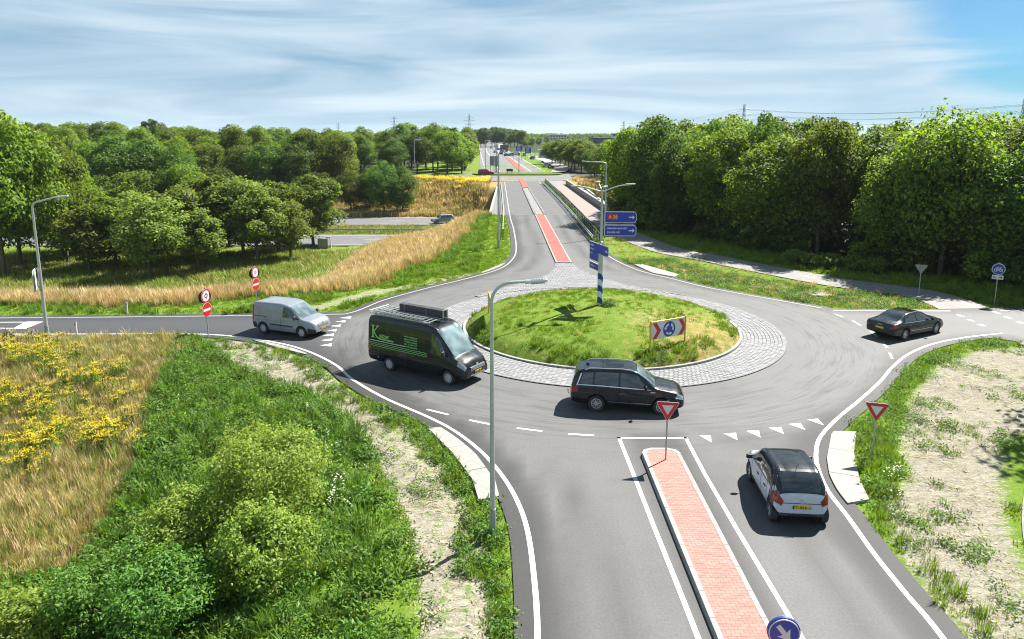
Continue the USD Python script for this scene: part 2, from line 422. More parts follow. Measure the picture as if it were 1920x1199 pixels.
# open ground: "cover" holds r = dry straw, g = bare sand, b = dark woodland floor
mat("ground_cover", {
    "geo": ("geometry", {}), "at": ("attribute", {"attribute": "cover"}), "sep": ("separate_color", {}),
    "n1": ("noise_texture", {"scale": 0.35, "detail": 6.0, "roughness": 0.65}), "n2": ("noise_texture", {"scale": 3.0, "detail": 6.0, "roughness": 0.7}),
    "n3": ("noise_texture", {"scale": 16.0, "detail": 4.0, "roughness": 0.7}),
    "mp": ("mapping", {"scale": (1.0, 2.8, 1.0), "rotation": (0, 0, 0.4)}), "n4": ("noise_texture", {"scale": 2.4, "detail": 7.0, "roughness": 0.7, "distortion": 0.8}),
    "green": ("rgb_ramp", {"ramp": [(0.25, (0.0544, 0.1040, 0.0096)), (0.5, (0.0920, 0.1520, 0.0160)), (0.75, (0.1440, 0.1800, 0.0304))]}),
    "straw": ("rgb_ramp", {"ramp": [(0.25, (0.1332, 0.1110, 0.0333)), (0.5, (0.2368, 0.1739, 0.0629)), (0.75, (0.3108, 0.2220, 0.0925))]}),
    "sand": ("rgb_ramp", {"ramp": [(0.28, (0.088, 0.078, 0.054)), (0.45, (0.185, 0.170, 0.130)), (0.7, (0.275, 0.256, 0.205))]}),
    "mixn": ("mix_float", {"fac": 0.5}),
    "j1": ("math", {"math_type": "multiply_add", "value2": 0.9, "value3": -0.45}), "dr": ("math", {"math_type": "add"}), "drc": ("map_range", {"from_min": 0.35, "from_max": 0.65, "clamp": True}),
    "j2": ("math", {"math_type": "multiply_add", "value2": 1.5, "value3": -0.75}), "sa": ("math", {"math_type": "add"}), "sac": ("map_range", {"from_min": 0.38, "from_max": 0.62, "clamp": True}),
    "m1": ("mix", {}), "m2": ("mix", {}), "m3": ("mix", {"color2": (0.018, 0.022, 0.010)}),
    "f": ("map_range", {"from_min": 0.3, "from_max": 0.7, "to_min": 0.65, "to_max": 1.3}), "m4": ("mix", {"mix_type": "multiply", "fac": 1.0}),
    "b": ("bump", {"strength": 0.6, "distance": 0.06}),
    "p": ("principled_bsdf", {"roughness": 0.95, "specular_ior_level": 0.1})},
    [("at.color", "sep.color"), ("geo.position", "n1.vector"), ("geo.position", "n2.vector"), ("geo.position", "n3.vector"), ("geo.position", "mp.vector"), ("mp.vector", "n4.vector"),
     ("n1.fac", "mixn.a"), ("n2.fac", "mixn.b"), ("mixn.result", "green.fac"), ("n2.fac", "straw.fac"), ("n4.fac", "sand.fac"),
     ("n2.fac", "j1.value1"), ("j1.value", "dr.value1"), ("sep.r", "dr.value2"), ("dr.value", "drc.value"),
     ("n4.fac", "j2.value1"), ("j2.value", "sa.value1"), ("sep.g", "sa.value2"), ("sa.value", "sac.value"),
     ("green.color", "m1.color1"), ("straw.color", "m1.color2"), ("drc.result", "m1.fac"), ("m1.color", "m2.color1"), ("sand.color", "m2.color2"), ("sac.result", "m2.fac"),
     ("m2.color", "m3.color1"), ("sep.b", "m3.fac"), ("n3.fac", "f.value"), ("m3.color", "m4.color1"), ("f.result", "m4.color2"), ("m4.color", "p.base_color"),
     ("n3.fac", "b.height"), ("b.normal", "p.normal")])


def leafy(name, dark, mid, light, trans=0.35, vary=0.10, rough=0.55, hue=0.010, island=True):
    """Foliage: each leaf its own tone, each plant its own cast, light passing through."""
    TONED.add(name)
    mat(name, {"geo": ("geometry", {}), "tn": ("attribute", {"attribute": "tone"}), "oi": ("object_info", {}), "n": ("noise_texture", {"scale": 0.6, "detail": 3.0}),
               "a": ("mix_float", {"fac": 0.45}),
               "r": ("rgb_ramp", {"ramp": [(0.05, dark), (0.5, mid), (0.95, light)]}),
               "v": ("map_range", {"from_min": 0.0, "from_max": 1.0, "to_min": 1 - vary * 2.2, "to_max": 1 + vary * 2.2}),
               "hh": ("map_range", {"from_min": 0.0, "from_max": 1.0, "to_min": 0.5 - hue, "to_max": 0.5 + hue}),
               "h": ("hsv", {"saturation": 1.0}),
               "p": ("principled_bsdf", {"roughness": rough, "specular_ior_level": 0.25}),
               "t": ("translucent_bsdf", {}), "tm": ("mix", {"mix_type": "multiply", "fac": 1.0, "color2": (1.45, 1.40, 0.6)}), "mx": ("mix_closure", {"fac": trans})},
        [("tn.fac", "a.a"), ("geo.position", "n.vector"), ("n.fac", "a.b"), ("a.result", "r.fac"), ("oi.random", "v.value"), ("oi.random", "hh.value"),
         ("r.color", "h.color"), ("v.result", "h.value"), ("hh.result", "h.hue"), ("h.color", "p.base_color"), ("h.color", "tm.color1"), ("tm.color", "t.color"),
         ("p.BSDF", "mx.closure1"), ("t.BSDF", "mx.closure2")], surface="mx.closure")


leafy("leaf_oak", (0.0440, 0.0823, 0.0078), (0.1097, 0.1726, 0.0158), (0.2104, 0.2658, 0.0354), .56, vary=0.15)
leafy("leaf_bright", (0.0534, 0.1016, 0.0090), (0.1244, 0.1958, 0.0181), (0.2163, 0.2723, 0.0361), .56, vary=0.13)
leafy("leaf_dark", (0.0284, 0.0661, 0.0082), (0.0699, 0.1346, 0.0144), (0.1476, 0.2182, 0.0287), .50, vary=0.15)
leafy("leaf_grey", (0.0627, 0.1026, 0.0162), (0.1425, 0.2014, 0.0361), (0.2280, 0.2755, 0.0665), .52)
leafy("leaf_bush", (0.0797, 0.1397, 0.0160), (0.1968, 0.2793, 0.0456), (0.3511, 0.4090, 0.1196), .48, vary=0.05)
leafy("leaf_bush_dark", (0.0304, 0.0950, 0.0133), (0.0855, 0.1900, 0.0285), (0.1662, 0.2755, 0.0589), .42, vary=0.05)
leafy("blade_green", (0.0560, 0.1120, 0.0096), (0.1080, 0.1920, 0.0176), (0.1760, 0.2480, 0.0336), .38, vary=0.14)
leafy("blade_lime", (0.0920, 0.1560, 0.0080), (0.1440, 0.2280, 0.0144), (0.2040, 0.2680, 0.0288), .38, vary=0.12)
leafy("blade_weed", (0.0384, 0.0960, 0.0096), (0.0840, 0.1720, 0.0208), (0.1480, 0.2360, 0.0400), .38, vary=0.16)
leafy("blade_straw", (0.3456, 0.2393, 0.1313), (0.4860, 0.3561, 0.2143), (0.6048, 0.4674, 0.3180), .25, vary=0.12, hue=0.012)
leafy("blade_gold", (0.1619, 0.1512, 0.0436), (0.2672, 0.2427, 0.0920), (0.3643, 0.3343, 0.1452), .25, vary=0.14, hue=0.02)
leafy("petal_yellow", (0.4408, 0.3192, 0.0046), (0.5472, 0.4180, 0.0091), (0.6080, 0.5016, 0.0304), 0.25, vary=0.05, hue=0.008)
leafy("petal_white", (0.4560, 0.4560, 0.4180), (0.5472, 0.5472, 0.5168), (0.6080, 0.6080, 0.5852), 0.25, vary=0.03, hue=0.0)

plain("clod", (0.42, 0.37, 0.29), 0.95, var=0.3, scale=12)
plain("dead_twig", (0.20, 0.16, 0.11), 0.9, var=0.3)
plain("red_paving", (0.46, 0.125, 0.105), 0.95, var=0.10, scale=2, spec=0.1)
# ------------------------------------------------------------------ plan of the place (metres, z = 0 at the roundabout)
LOW = -5.8
rng = np.random.default_rng(7)

EDGE_SW = [(-300, 627), (0, 627), (200, 626.5), (330, 626), (430, 630), (520, 643), (580, 660), (630, 685), (660, 711), (720, 746), (800, 781), (850, 807), (900, 845), (940, 890), (970, 940), (990, 1000), (1003, 1100), (1008, 1199), (1010, 1500)]
EDGE_SE = [(2100, 1640), (1770, 1199), (1700, 1115), (1640, 1040), (1590, 970), (1552, 920), (1535, 882), (1530, 852), (1538, 820), (1570, 785), (1610, 752), (1650, 716), (1672, 690), (1704, 664), (1750, 645), (1810, 633), (1880, 625)]
EDGE_NW = [(-300, 597), (0, 596.5), (300, 594), (600, 590), (660, 586), (720, 563), (800, 541), (870, 524), (930, 507), (958, 490), (968, 467), (963, 430), (956, 404), (949, 360), (946, 340)]
EDGE_NE = [(1010, 340), (1037, 370), (1066, 404), (1096, 440), (1118, 462), (1150, 486), (1200, 508), (1260, 523), (1320, 538), (1400, 553), (1480, 567), (1540, 578)]
sw = smoothline(GP(EDGE_SW), 6)
se = smoothline(GP(EDGE_SE), 6)
nw = smoothline(GP(EDGE_NW), 6)
ne = smoothline(GP(EDGE_NE), 6)
arm_far = GP([(1560, 583), (1780, 584), (1900, 581), (2400, 578)])
arm_near = GP([(2400, 640), (1930, 640), (1880, 632)])
ROAD = Polygon(np.vstack([nw[:-1], nw[-1:], ne, arm_far, arm_near, se[::-1], [[10.2, 2.0], [0.6, 2.0]], sw[::-1]])).buffer(0)
ROAD = ROAD.buffer(0.55, join_style="round").intersection(sbox(-110, 3, 110, 167.5))
APRON_R, ISLE_R = 10.55, 8.05
ISLE = Point(*RC).buffer(ISLE_R, 64)
SPLIT_N = Polygon(smoothline(GP([(1042, 494), (1036, 508), (1005, 525), (950, 539), (890, 556)]), 5).tolist() + [tuple(RC)] + smoothline(GP([(1290, 556), (1225, 545), (1160, 531), (1100, 511), (1072, 494)]), 5).tolist()).buffer(0)
APRON = unary_union([Point(*RC).buffer(APRON_R, 96), SPLIT_N]).buffer(0.01)
# the crossing of the cycle path
PATH_C = smoothline(GP([(1040, 338), (1046, 346), (1079, 371), (1116, 403), (1150, 426), (1192, 447), (1255, 470), (1327, 483), (1420, 502), (1560, 528), (1650, 540), (1720, 550), (1780, 567), (1835, 592)]), 8)
PATH = LineString(PATH_C).buffer(1.75, cap_style="flat")
PATH2_C = smoothline(GP([(1835, 592), (1905, 618), (2000, 665), (2070, 740), (2042, 860), (2032, 980), (2065, 1100), (2140, 1260)]), 8)
PATH2 = LineString(PATH2_C).buffer(1.5, cap_style="flat")
PADS = [[(806, 806), (838, 803), (868, 826), (900, 868), (926, 905), (933, 932), (900, 938), (888, 900), (850, 850)],
        [(1562, 812), (1603, 812), (1598, 850), (1608, 900), (1626, 938), (1585, 945), (1560, 905), (1553, 862)],
        [(903, 512), (948, 494), (953, 494), (930, 508), (912, 516)],
        [(1190, 497), (1204, 497), (1272, 516), (1264, 520), (1225, 513)],
        [(468, 632), (520, 643), (590, 662), (572, 665), (520, 652), (470, 637)]]
PADS = [Polygon(GP(p)).buffer(0.05) for p in PADS]
PADS = [p.difference(ROAD.buffer(-0.25)) for p in PADS]

CREST_W = smoothline([(-260, 46.0), (-70, 46.2)] + GP([(0, 570), (300, 568), (480, 553), (650, 541), (740, 512), (830, 472), (880, 413)]) + [(-4.4, 99.8)], 5)
BR0, BR1 = 99.8, 151.6       # the bridge deck
PL = Polygon(CREST_W.tolist() + [(17.0, 99.8), (18.5, 84), (24, 74), (38, 64), (60, 58), (260, 56), (260, -150), (-260, -150)]).buffer(0)
PF = Polygon([(-500, 180), (-40, 180), (-12, 163), (-5, 151.6), (15.5, 151.6), (24, 162), (60, 172), (500, 176), (500, 6000), (-500, 6000)])
for g in (PL, PF, ROAD, PATH, PATH2, APRON, ISLE):
    shapely.prepare(g)
HARD = unary_union([ROAD, PATH, PATH2] + PADS)
shapely.prepare(HARD)
HARDB = HARD.boundary
RAILZONE = sbox(-6, BR0, 16, BR1)


RUT_C = LineString(smoothline(GP([(470, 655), (560, 690), (640, 742), (720, 815), (785, 900), (835, 1000), (855, 1100), (862, 1199), (862, 1330)], -.3), 5))
RUTS = unary_union([RUT_C.offset_curve(0.75), RUT_C.offset_curve(-0.75)])


def dist(geom, x, y):
    return shapely.distance(geom, shapely.points(x, y))


def hill(x, y):
    """The mound in the middle of the roundabout."""
    r = np.hypot(x - RC[0], y - RC[1]) / ISLE_R
    return np.where(r < 1, 0.16 + 1.15 * (1 - np.clip(r, 0, 1) ** 4.2), 0.0)


def terrain(x, y):
    x, y = np.asarray(x, float), np.asarray(y, float)
    sh = x.shape
    x, y = x.ravel(), y.ravel()
    dn, df = dist(PL, x, y), dist(PF, x, y)
    wn = np.where(x > 16, 34.0, np.clip(7 + (-x - 6) * 1.2, 7, 21))
    wf = np.where(x < 0, np.clip(5 + (-x - 5) * 0.7, 5, 24), np.clip(5 + (x - 15) * 0.7, 5, 20))
    z = LOW * np.minimum(sstep(dn / wn), sstep(df / wf))
    dh = dist(HARD, x, y)
    z -= 1.3 * sstep((dh - 4.5) / 9.0) * (x < 0) * (y < 36) * sstep((-x) / 8.0)
    z += np.where((x > 12) & (y > 46), -0.5 * sstep((dh - 3) / 10), 0)
    kn = (np.abs(x) < 20) & (y < 42)
    z[kn] -= 0.07 * np.exp(-(dist(RUTS, x[kn], y[kn]) / 0.20) ** 2)
    off = sstep((dh - 0.3) / 2.5)
    p = np.c_[x, y, np.zeros_like(x)]
    near = (np.abs(x) < 120) & (y < 260)
    bump = np.zeros_like(x)
    bump[near] = (meshkit.fbm(p[near] * 0.45, 4, 3) - 0.5) * 0.30 + (meshkit.fbm(p[near] * 2.3, 2, 9) - 0.5) * 0.09
    z += bump * off
    z += np.where(dh <= 0.3, -0.05, -0.05 * (1 - off))
    z = np.where(np.hypot(x - RC[0], y - RC[1]) < ISLE_R + 3, np.minimum(z, -0.05), z)
    return z.reshape(sh)


def ground(x, y):
    """Terrain with the mound, for planting."""
    return np.maximum(terrain(x, y), np.where(np.hypot(x - RC[0], y - RC[1]) < ISLE_R, hill(x, y), -99))


def hit(px, py, t0=8.0, t1=700.0):
    """Where a line of sight meets the ground."""
    u, v = (px - 960) / FPX, (py - CY) / FPX
    d = np.array([u, CP - v * SP, -(SP + v * CP)])
    ts = np.geomspace(t0, t1, 1500)
    q = np.array([0, 0, CAMZ]) + ts[:, None] * d
    k = np.argmax(q[:, 2] <= ground(q[:, 0], q[:, 1]))
    return q[k]


# ------------------------------------------------------------------ ground sheet
def spacing(a, b, step, lo, hi, g=1.09):
    mid = np.arange(a, b + step / 2, step)
    up, s = [], step
    while (up[-1] if up else b) < hi:
        s *= g; up.append((up[-1] if up else b) + s)
    dn, s = [], step
    while (dn[-1] if dn else a) > lo:
        s *= g; dn.append((dn[-1] if dn else a) - s)
    return np.r_[dn[::-1], mid, up]


gx = spacing(-32, 34, 0.3, -3800, 3800)
gy = np.r_[spacing(9, 60, 0.3, -120, 59, 1.09), spacing(61, 190, 1.0, 60.9, 6500, 1.07)]
gy = np.unique(gy)
TX, TY = np.meshgrid(gx, gy, indexing="ij")
TZ = terrain(TX, TY)
nx, ny = TX.shape
ii, jj = np.meshgrid(np.arange(nx - 1), np.arange(ny - 1), indexing="ij")
a = (ii * ny + jj).ravel()
tf = np.vstack([np.c_[a, a + ny, a + ny + 1], np.c_[a, a + ny + 1, a + 1]])
tv = np.c_[TX.ravel(), TY.ravel(), TZ.ravel()]

SAND_W = Polygon(GP([(385, 652), (470, 641), (560, 672), (640, 712), (700, 762), (800, 846), (850, 900), (905, 1010), (930, 1090), (950, 1199), (955, 1300), (770, 1300), (785, 1199), (770, 1080), (745, 990), (715, 930), (690, 870), (600, 795), (520, 735), (440, 700)], -0.3))
SAND_E = Polygon(GP([(1712, 735), (1760, 690), (1830, 662), (1960, 650), (1960, 800), (1880, 830), (1885, 980), (1915, 1060), (1950, 1199), (2000, 1400), (1930, 1400), (1810, 1199), (1700, 1060), (1650, 960), (1700, 900), (1690, 830)], -0.1))
SAND_NW = LineString(GP([(420, 597), (520, 592), (600, 576), (700, 549), (800, 531), (880, 514)])).buffer(0.8)
SAND_NE = LineString(GP([(1170, 478), (1300, 512), (1450, 540), (1640, 565)])).buffer(1.9)
GOLD_W = Polygon(GP([(-300, 640), (0, 641), (200, 645), (350, 648), (372, 668), (300, 730), (268, 780), (262, 850), (200, 960), (130, 1040), (0, 1060), (-300, 1100)], -0.6))
for g in (SAND_W, SAND_E, SAND_NW, SAND_NE, GOLD_W):
    shapely.prepare(g)
RIM = LineString(CREST_W)


def zone(poly, x, y, soft):
    """1 inside the polygon, falling to 0 over the width soft."""
    ins = shapely.contains_xy(poly, x, y)
    d = dist(poly.boundary, x, y)
    return np.clip(0.5 + np.where(ins, d, -d) / soft, 0, 1)


x, y = TX.ravel(), TY.ravel()
dn = dist(PL, x, y)
df = dist(PF, x, y)
dry = np.zeros(len(x)); sand = np.zeros(len(x)); wood = np.zeros(len(x))
nearm = (np.abs(x) < 130) & (y < 250)
left = (x < 3) & (y > 40)
dsg = np.where(shapely.contains_xy(PL, x, y), -dist(PL.boundary, x, y), dn)
dry = np.where(left, 0.95 * sstep((dsg + 0.6) / 1.2) * (1 - sstep((dn - 12) / 6) * 0.62), dry)      # straw-coloured bank behind the left verge
dry = np.where(left & (y > 125) & (y < 181) & (dn > 5), 0.75, dry)
dry = np.where((x > 12) & (y > 140) & (y < 182), 0.8, dry)
k = nearm & (y < 62)
sand[k] = np.maximum.reduce([zone(SAND_W, x[k], y[k], 1.3) * 0.86, zone(SAND_E, x[k], y[k], 1.3) * 0.93, zone(SAND_NW, x[k], y[k], 0.9) * 0.55, zone(SAND_NE, x[k], y[k], 2.2) * 0.50])
rd_ = dist(RUTS, x[k], y[k])
sand[k] = np.where((x[k] < 2) & (sand[k] > .3), np.clip(sand[k] - 0.42 * np.exp(-((rd_ - 0.42) / 0.2) ** 2) + 0.3 * np.exp(-(rd_ / 0.24) ** 2), 0, 1.2), sand[k])
dry[k] = np.maximum(dry[k], zone(GOLD_W, x[k], y[k], 2.0) * 0.9)
dry[k] = np.maximum(dry[k], zone(SAND_NE, x[k], y[k], 3.5) * 0.62)
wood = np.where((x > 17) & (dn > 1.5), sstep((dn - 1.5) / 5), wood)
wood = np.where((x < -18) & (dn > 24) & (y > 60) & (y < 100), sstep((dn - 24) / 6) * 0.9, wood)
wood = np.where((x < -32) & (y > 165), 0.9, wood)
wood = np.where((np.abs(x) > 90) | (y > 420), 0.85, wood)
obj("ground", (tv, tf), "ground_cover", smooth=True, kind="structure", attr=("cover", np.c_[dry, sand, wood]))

# ------------------------------------------------------------------ road
road = thing("road", kind="structure")
asph = ROAD.difference(APRON.buffer(-0.02))
am = gridded(asph, 0.7)
av = am.vertices
dE = dist(ROAD.boundary, av[:, 0], av[:, 1])
r = np.hypot(av[:, 0] - RC[0], av[:, 1] - RC[1])
wear = 0.16 + 0.84 * sstep((dE - 0.55) / 1.5)
nz = meshkit.fbm(np.c_[av[:, :2] * 0.22, np.zeros(len(av))], 4, 5)
wear = np.clip(wear * (0.55 + 0.9 * nz), 0, 1)
streak = np.zeros(len(av))
north = (av[:, 1] > 58)
dl = np.where(north, dE, 99)
streak = np.where(north & (av[:, 1] < 99), np.exp(-((dE - 2.6) / 0.50) ** 2) * 0.75 + 0.25 * np.exp(-((dE - 0.9) / 0.5) ** 2), streak)
south = (av[:, 1] < 26)
streak = np.where(south, np.exp(-((av[:, 0] - 5.40) / 1.22) ** 10) * 0.80 + 0.62 * np.exp(-((dE - 2.35 - 0.3 * (nz - .5)) / 0.42) ** 2) * (0.8 + 0.3 * nz) * sstep((24.5 - av[:, 1]) / 4) + 0.25 * np.exp(-((dE - 0.75) / 0.35) ** 2), streak)
fresh = np.where((av[:, 0] < -9.8), sstep((-9.8 - av[:, 0]) / 1.2) * 0.85, 0)
fresh = np.where(south & (dE < 0.9), 0.35, fresh)
wear = np.where(av[:, 1] > 99.8, 0.85, wear)
wear = np.where(north & (av[:, 1] < 99.8), np.clip(wear + 0.15, 0, 1), wear)
wear = np.clip(wear + 0.38 * sstep((av[:, 0] - 9) / 8) * (av[:, 1] > 28), 0, 1)
obj("asphalt", am, "asphalt", road, attr=("wear", np.c_[wear, np.clip(streak, 0, 1), fresh]))


def line_mark(pts, w, name="edge_line", z=0.004, m="white_paint", parent=None, smooth_n=0):
    p = smoothline(pts, smooth_n) if smooth_n else np.asarray(pts)
    return obj(name, flat(LineString(p).buffer(w / 2, cap_style="flat"), z), m, parent or road)


def poly_mark(px, name, z=0.004, m="white_paint"):
    return obj(name, flat(Polygon(GP(px)).buffer(0), z), m, road)


cut = lambda pts, a, b: LineString(pts).intersection(a).coords if a is not None else pts
line_mark(sw, 0.15)
line_mark(se, 0.15)
line_mark(nw, 0.13, m="worn_white_paint")
line_mark(ne, 0.13, m="worn_white_paint")
line_mark(GP([(1562, 583), (1782, 583.5)]), 0.14)
line_mark(GP([(1876, 583), (2300, 580)]), 0.14)
line_mark(GP([(1160, 820), (1184, 880), (1225, 985), (1270, 1097), (1310, 1199), (1360, 1330)]), 0.14, "lane_line")
line_mark(GP([(1285, 820), (1322, 890), (1380, 990), (1440, 1090), (1505, 1199), (1590, 1340)]), 0.14, "lane_line")
line_mark(GP([(1157, 821.5), (1288, 821.5)]), 0.14, "stop_line")
for q in [((800, 768), (841, 778)), ((880, 788), (919, 796)), ((969, 803), (1017, 809)), ((1065, 814), (1114, 817)),
          ((1565, 589), (1581, 595)), ((1599, 602), (1614, 611)), ((1655, 643), (1664, 653)), ((1668, 662), (1673, 673)), ((1632, 622), (1645, 632))]:
    line_mark(GP(q), 0.13, "dash")
for q in [((1796, 590), (1806, 595)), ((1815, 599), (1825, 603)), ((1834, 608), (1846, 612)), ((1862, 584), (1874, 589)), ((1884, 594), (1896, 598)), ((1908, 603), (1920, 608))]:
    line_mark(GP(q), 0.3, "crossing_block", m="worn_white_paint")
for (ax, ay, bx, by, cx_, cy_) in [(1311, 817, 1333, 817, 1334, 830), (1356, 813, 1380, 812, 1383, 826), (1399, 808.5, 1423, 807, 1426, 821), (1441, 802.5, 1465, 801, 1470, 814.5), (1478, 795.5, 1501, 794, 1510, 806.5), (1513, 787, 1534, 785.5, 1545, 798)]:
    poly_mark([(ax, ay), (bx, by), (cx_, cy_)], "give_way_triangle")
for (lx, rx, yt, yb) in [(637, 659, 593, 598), (628, 649, 600.5, 605), (619, 640, 608.5, 613), (613, 632, 617, 622), (604, 627, 625.5, 631), (602, 624, 634.5, 640), (600, 623, 644, 650)]:
    poly_mark([(lx, (yt + yb) / 2 + 1.2), (rx, yt), (rx - 2, yb)], "give_way_triangle")
poly_mark([(24, 616.5), (48, 603.5), (82, 603.5), (46, 617.5)], "chevron_bar")
line_mark(GP([(-260, 606), (48, 604.5)]), 0.14, "lane_line")
line_mark(GP([(-260, 614), (26, 616)]), 0.14, "lane_line")
for k in range(3):
    line_mark(GP([(1170 + 0 * k, 452.0), (1180, 456.5)]) + np.array([k * 3.6, -k * 2.2]), 0.12, "dash") if False else None

# apron of setts round the island, with the pointed island towards the bridge
apron = thing("roundabout_apron", kind="structure")
obj("bedding", extr(APRON.difference(ISLE.buffer(-0.5)), -0.06, 0.018), "cobble_bed", apron)


def setts():
    tri_v, tri_f, n = [], [], 0
    edge = APRON.buffer(-0.09)
    shapely.prepare(edge)
    out = []
    rr = ISLE_R + 0.30
    row = 0
    while rr < APRON_R - 0.1:
        cnt = int(2 * math.pi * rr / 0.25)
        th = (np.arange(cnt) + 0.5 * (row % 2)) * 2 * math.pi / cnt
        out.append(np.c_[RC[0] + rr * np.cos(th), RC[1] + rr * np.sin(th), th])
        rr += 0.205; row += 1
    p = np.vstack(out)
    xs, ys = np.meshgrid(np.arange(-8, 18, 0.25), np.arange(47, 62.4, 0.205))
    xs = xs + 0.125 * (np.round((ys - 47) / 0.205) % 2)
    q = np.c_[xs.ravel(), ys.ravel(), np.full(xs.size, math.pi / 2)]
    q = q[np.hypot(q[:, 0] - RC[0], q[:, 1] - RC[1]) > rr + 0.0]
    p = np.vstack([p, q])
    p = p[shapely.contains_xy(edge, p[:, 0], p[:, 1])]
    g = np.random.default_rng(3)
    n = len(p)
    w, l = 0.097 + g.uniform(-.005, .003, n), 0.119 + g.uniform(-.005, .003, n)     # half sizes along the radius and along the row
    tz = 0.045 + g.uniform(0, 0.012, n)
    c, s = np.cos(p[:, 2]), np.sin(p[:, 2])
    vs = []
    for (ku, kv, top) in [(-1, -1, 0), (1, -1, 0), (1, 1, 0), (-1, 1, 0), (-1, -1, 1), (1, -1, 1), (1, 1, 1), (-1, 1, 1)]:
        sh = 0.93 if top else 1.0
        uu, vv = ku * w * sh, kv * l * sh
        vs.append(np.c_[p[:, 0] + uu * c - vv * s, p[:, 1] + uu * s + vv * c, tz if top else tz - 0.03])
    v = np.stack(vs, 1).reshape(-1, 3)
    base = np.array([(4, 5, 6), (4, 6, 7), (0, 1, 5), (0, 5, 4), (1, 2, 6), (1, 6, 5), (2, 3, 7), (2, 7, 6), (3, 0, 4), (3, 4, 7)])
    f = (np.arange(n)[:, None, None] * 8 + base).reshape(-1, 3)
    return v, f


obj("setts", setts(), "cobble", apron, kind="stuff")
# kerb bands
obj("outer_kerb", extr(APRON.difference(APRON.buffer(-0.10)), -0.06, 0.05), "grey_concrete", apron)
obj("island_kerb", extr(ISLE.buffer(0.14).difference(ISLE.buffer(-0.02)), -0.06, 0.14), "kerb_concrete", apron)

# mound
th = np.linspace(0, 2 * np.pi, 97)[:-1]
rs = np.linspace(0, 1, 26)
mv = [[RC[0], RC[1], 0]]
for q in rs[1:]:
    mv += [[RC[0] + ISLE_R * q * math.cos(t), RC[1] + ISLE_R * q * math.sin(t), 0] for t in th]
mv = np.array(mv)
rn = np.hypot(mv[:, 0] - RC[0], mv[:, 1] - RC[1])
mv[:, 2] = np.where(rn < ISLE_R - 0.01, hill(mv[:, 0], mv[:, 1]), 0.05) + (meshkit.fbm(mv * [0.8, 0.8, 0], 3, 4) - 0.5) * 0.22 * (rn < ISLE_R - 0.4)
mf = [(0, 1 + j, 1 + (j + 1) % 96) for j in range(96)]
for i in range(24):
    for j in range(96):
        a0, b0 = 1 + i * 96 + j, 1 + i * 96 + (j + 1) % 96
        mf += [(a0, a0 + 96, b0 + 96), (a0, b0 + 96, b0)]
straw_m = 0.30 + 0.26 * sstep((mv[:, 0] - 4.5) / 5) * sstep((42.5 - mv[:, 1]) / 5)
sand_m = 0.40 * np.exp(-((mv[:, 0] - 8.2) ** 2 + (mv[:, 1] - 38.2) ** 2) / 14) * 0.95 + 0.22 * np.exp(-((mv[:, 1] - 47.5) / 1.3) ** 2)
obj("island_mound", (mv, np.array(mf)), "ground_cover", smooth=True, kind="structure", attr=("cover", np.c_[straw_m, sand_m, np.zeros(len(mv))]))

# ------------------------------------------------------------------ red-brick splitter island, south arm
isl = thing("splitter_island", kind="structure")
IX0, IX1, IY1 = 4.66, 6.09, 24.15
ISO = Polygon([(IX0, 4.0), (IX1, 4.0), (IX1, IY1 - 0.45), (IX1 - 0.13, IY1 - 0.14), (IX1 - 0.42, IY1), (IX0 + 0.42, IY1), (IX0 + 0.13, IY1 - 0.14), (IX0, IY1 - 0.45)])
ISI = ISO.buffer(-0.17, join_style="mitre")
obj("brick_bedding", extr(ISI.buffer(0.02), 0.0, 0.118), "brick_bed", isl)
yk = 6.0
ring = ISO.difference(ISI)
n_k = 0
while yk < IY1 - 0.5:                      # straight kerb stones, one metre each
    y2 = min(yk + 1.0, IY1 - 0.46)
    for (x0, x1) in ((IX0, IX0 + 0.17), (IX1 - 0.17, IX1)):
        b_ = box(x0, x1, yk + 0.006, y2 - 0.006, 0.0, 0.15)
        top = b_.vertices[:, 2] > 0.1
        outer = np.abs(b_.vertices[:, 0] - (IX0 if x0 == IX0 else IX1)) < 1e-6
        b_.vertices[top & outer, 0] += 0.035 * (1 if x0 == IX0 else -1)
        obj("kerb_stone", b_, "kerb_concrete", isl)
    yk = y2 if y2 < IY1 - 0.47 else 99
for piece in [sbox(IX0 - 1, IY1 - 0.455, IX0 + 0.44, IY1 + 1), sbox(IX1 - 0.44, IY1 - 0.455, IX1 + 1, IY1 + 1), sbox(IX0 + 0.445, IY1 - 0.455, IX1 - 0.445, IY1 + 1)]:
    g = ring.intersection(piece)
    if g.area > 1e-3:
        obj("kerb_stone", extr(g, 0.0, 0.15), "kerb_concrete", isl)
g3 = np.random.default_rng(12)
rest = {k: [] for k in ("red_brick_a", "red_brick_b", "red_brick_c")}
singles = 0
yb, rown = 10.5, 0
shapely.prepare(ISI)
inn = ISI.buffer(-0.004)
while yb < IY1 - 0.2:
    xb = IX0 + 0.17 - (0.105 if rown % 2 else 0.0)
    while xb < IX1 - 0.17:
        g = sbox(xb + 0.003, yb + 0.003, xb + 0.207, yb + 0.099)
        if not inn.contains(g):
            g = g.intersection(inn)
        if g.area > 0.003 and g.geom_type == "Polygon":
            h = 0.140 + g3.uniform(0, 0.006)
            key = str(g3.choice(list(rest)))
            bm = extr(g, 0.112, h) if len(g.exterior.coords) != 5 else box(*(g.bounds[0], g.bounds[2], g.bounds[1], g.bounds[3]), 0.112, h)
            if yb > 14.2 and singles < 294:
                obj("brick", bm, key, isl); singles += 1
            else:
                rest[key].append(bm)
        xb += 0.21
    yb += 0.102; rown += 1
for k_, ms in rest.items():
    obj("brick_paving", cat_(ms), k_, isl, kind="stuff")

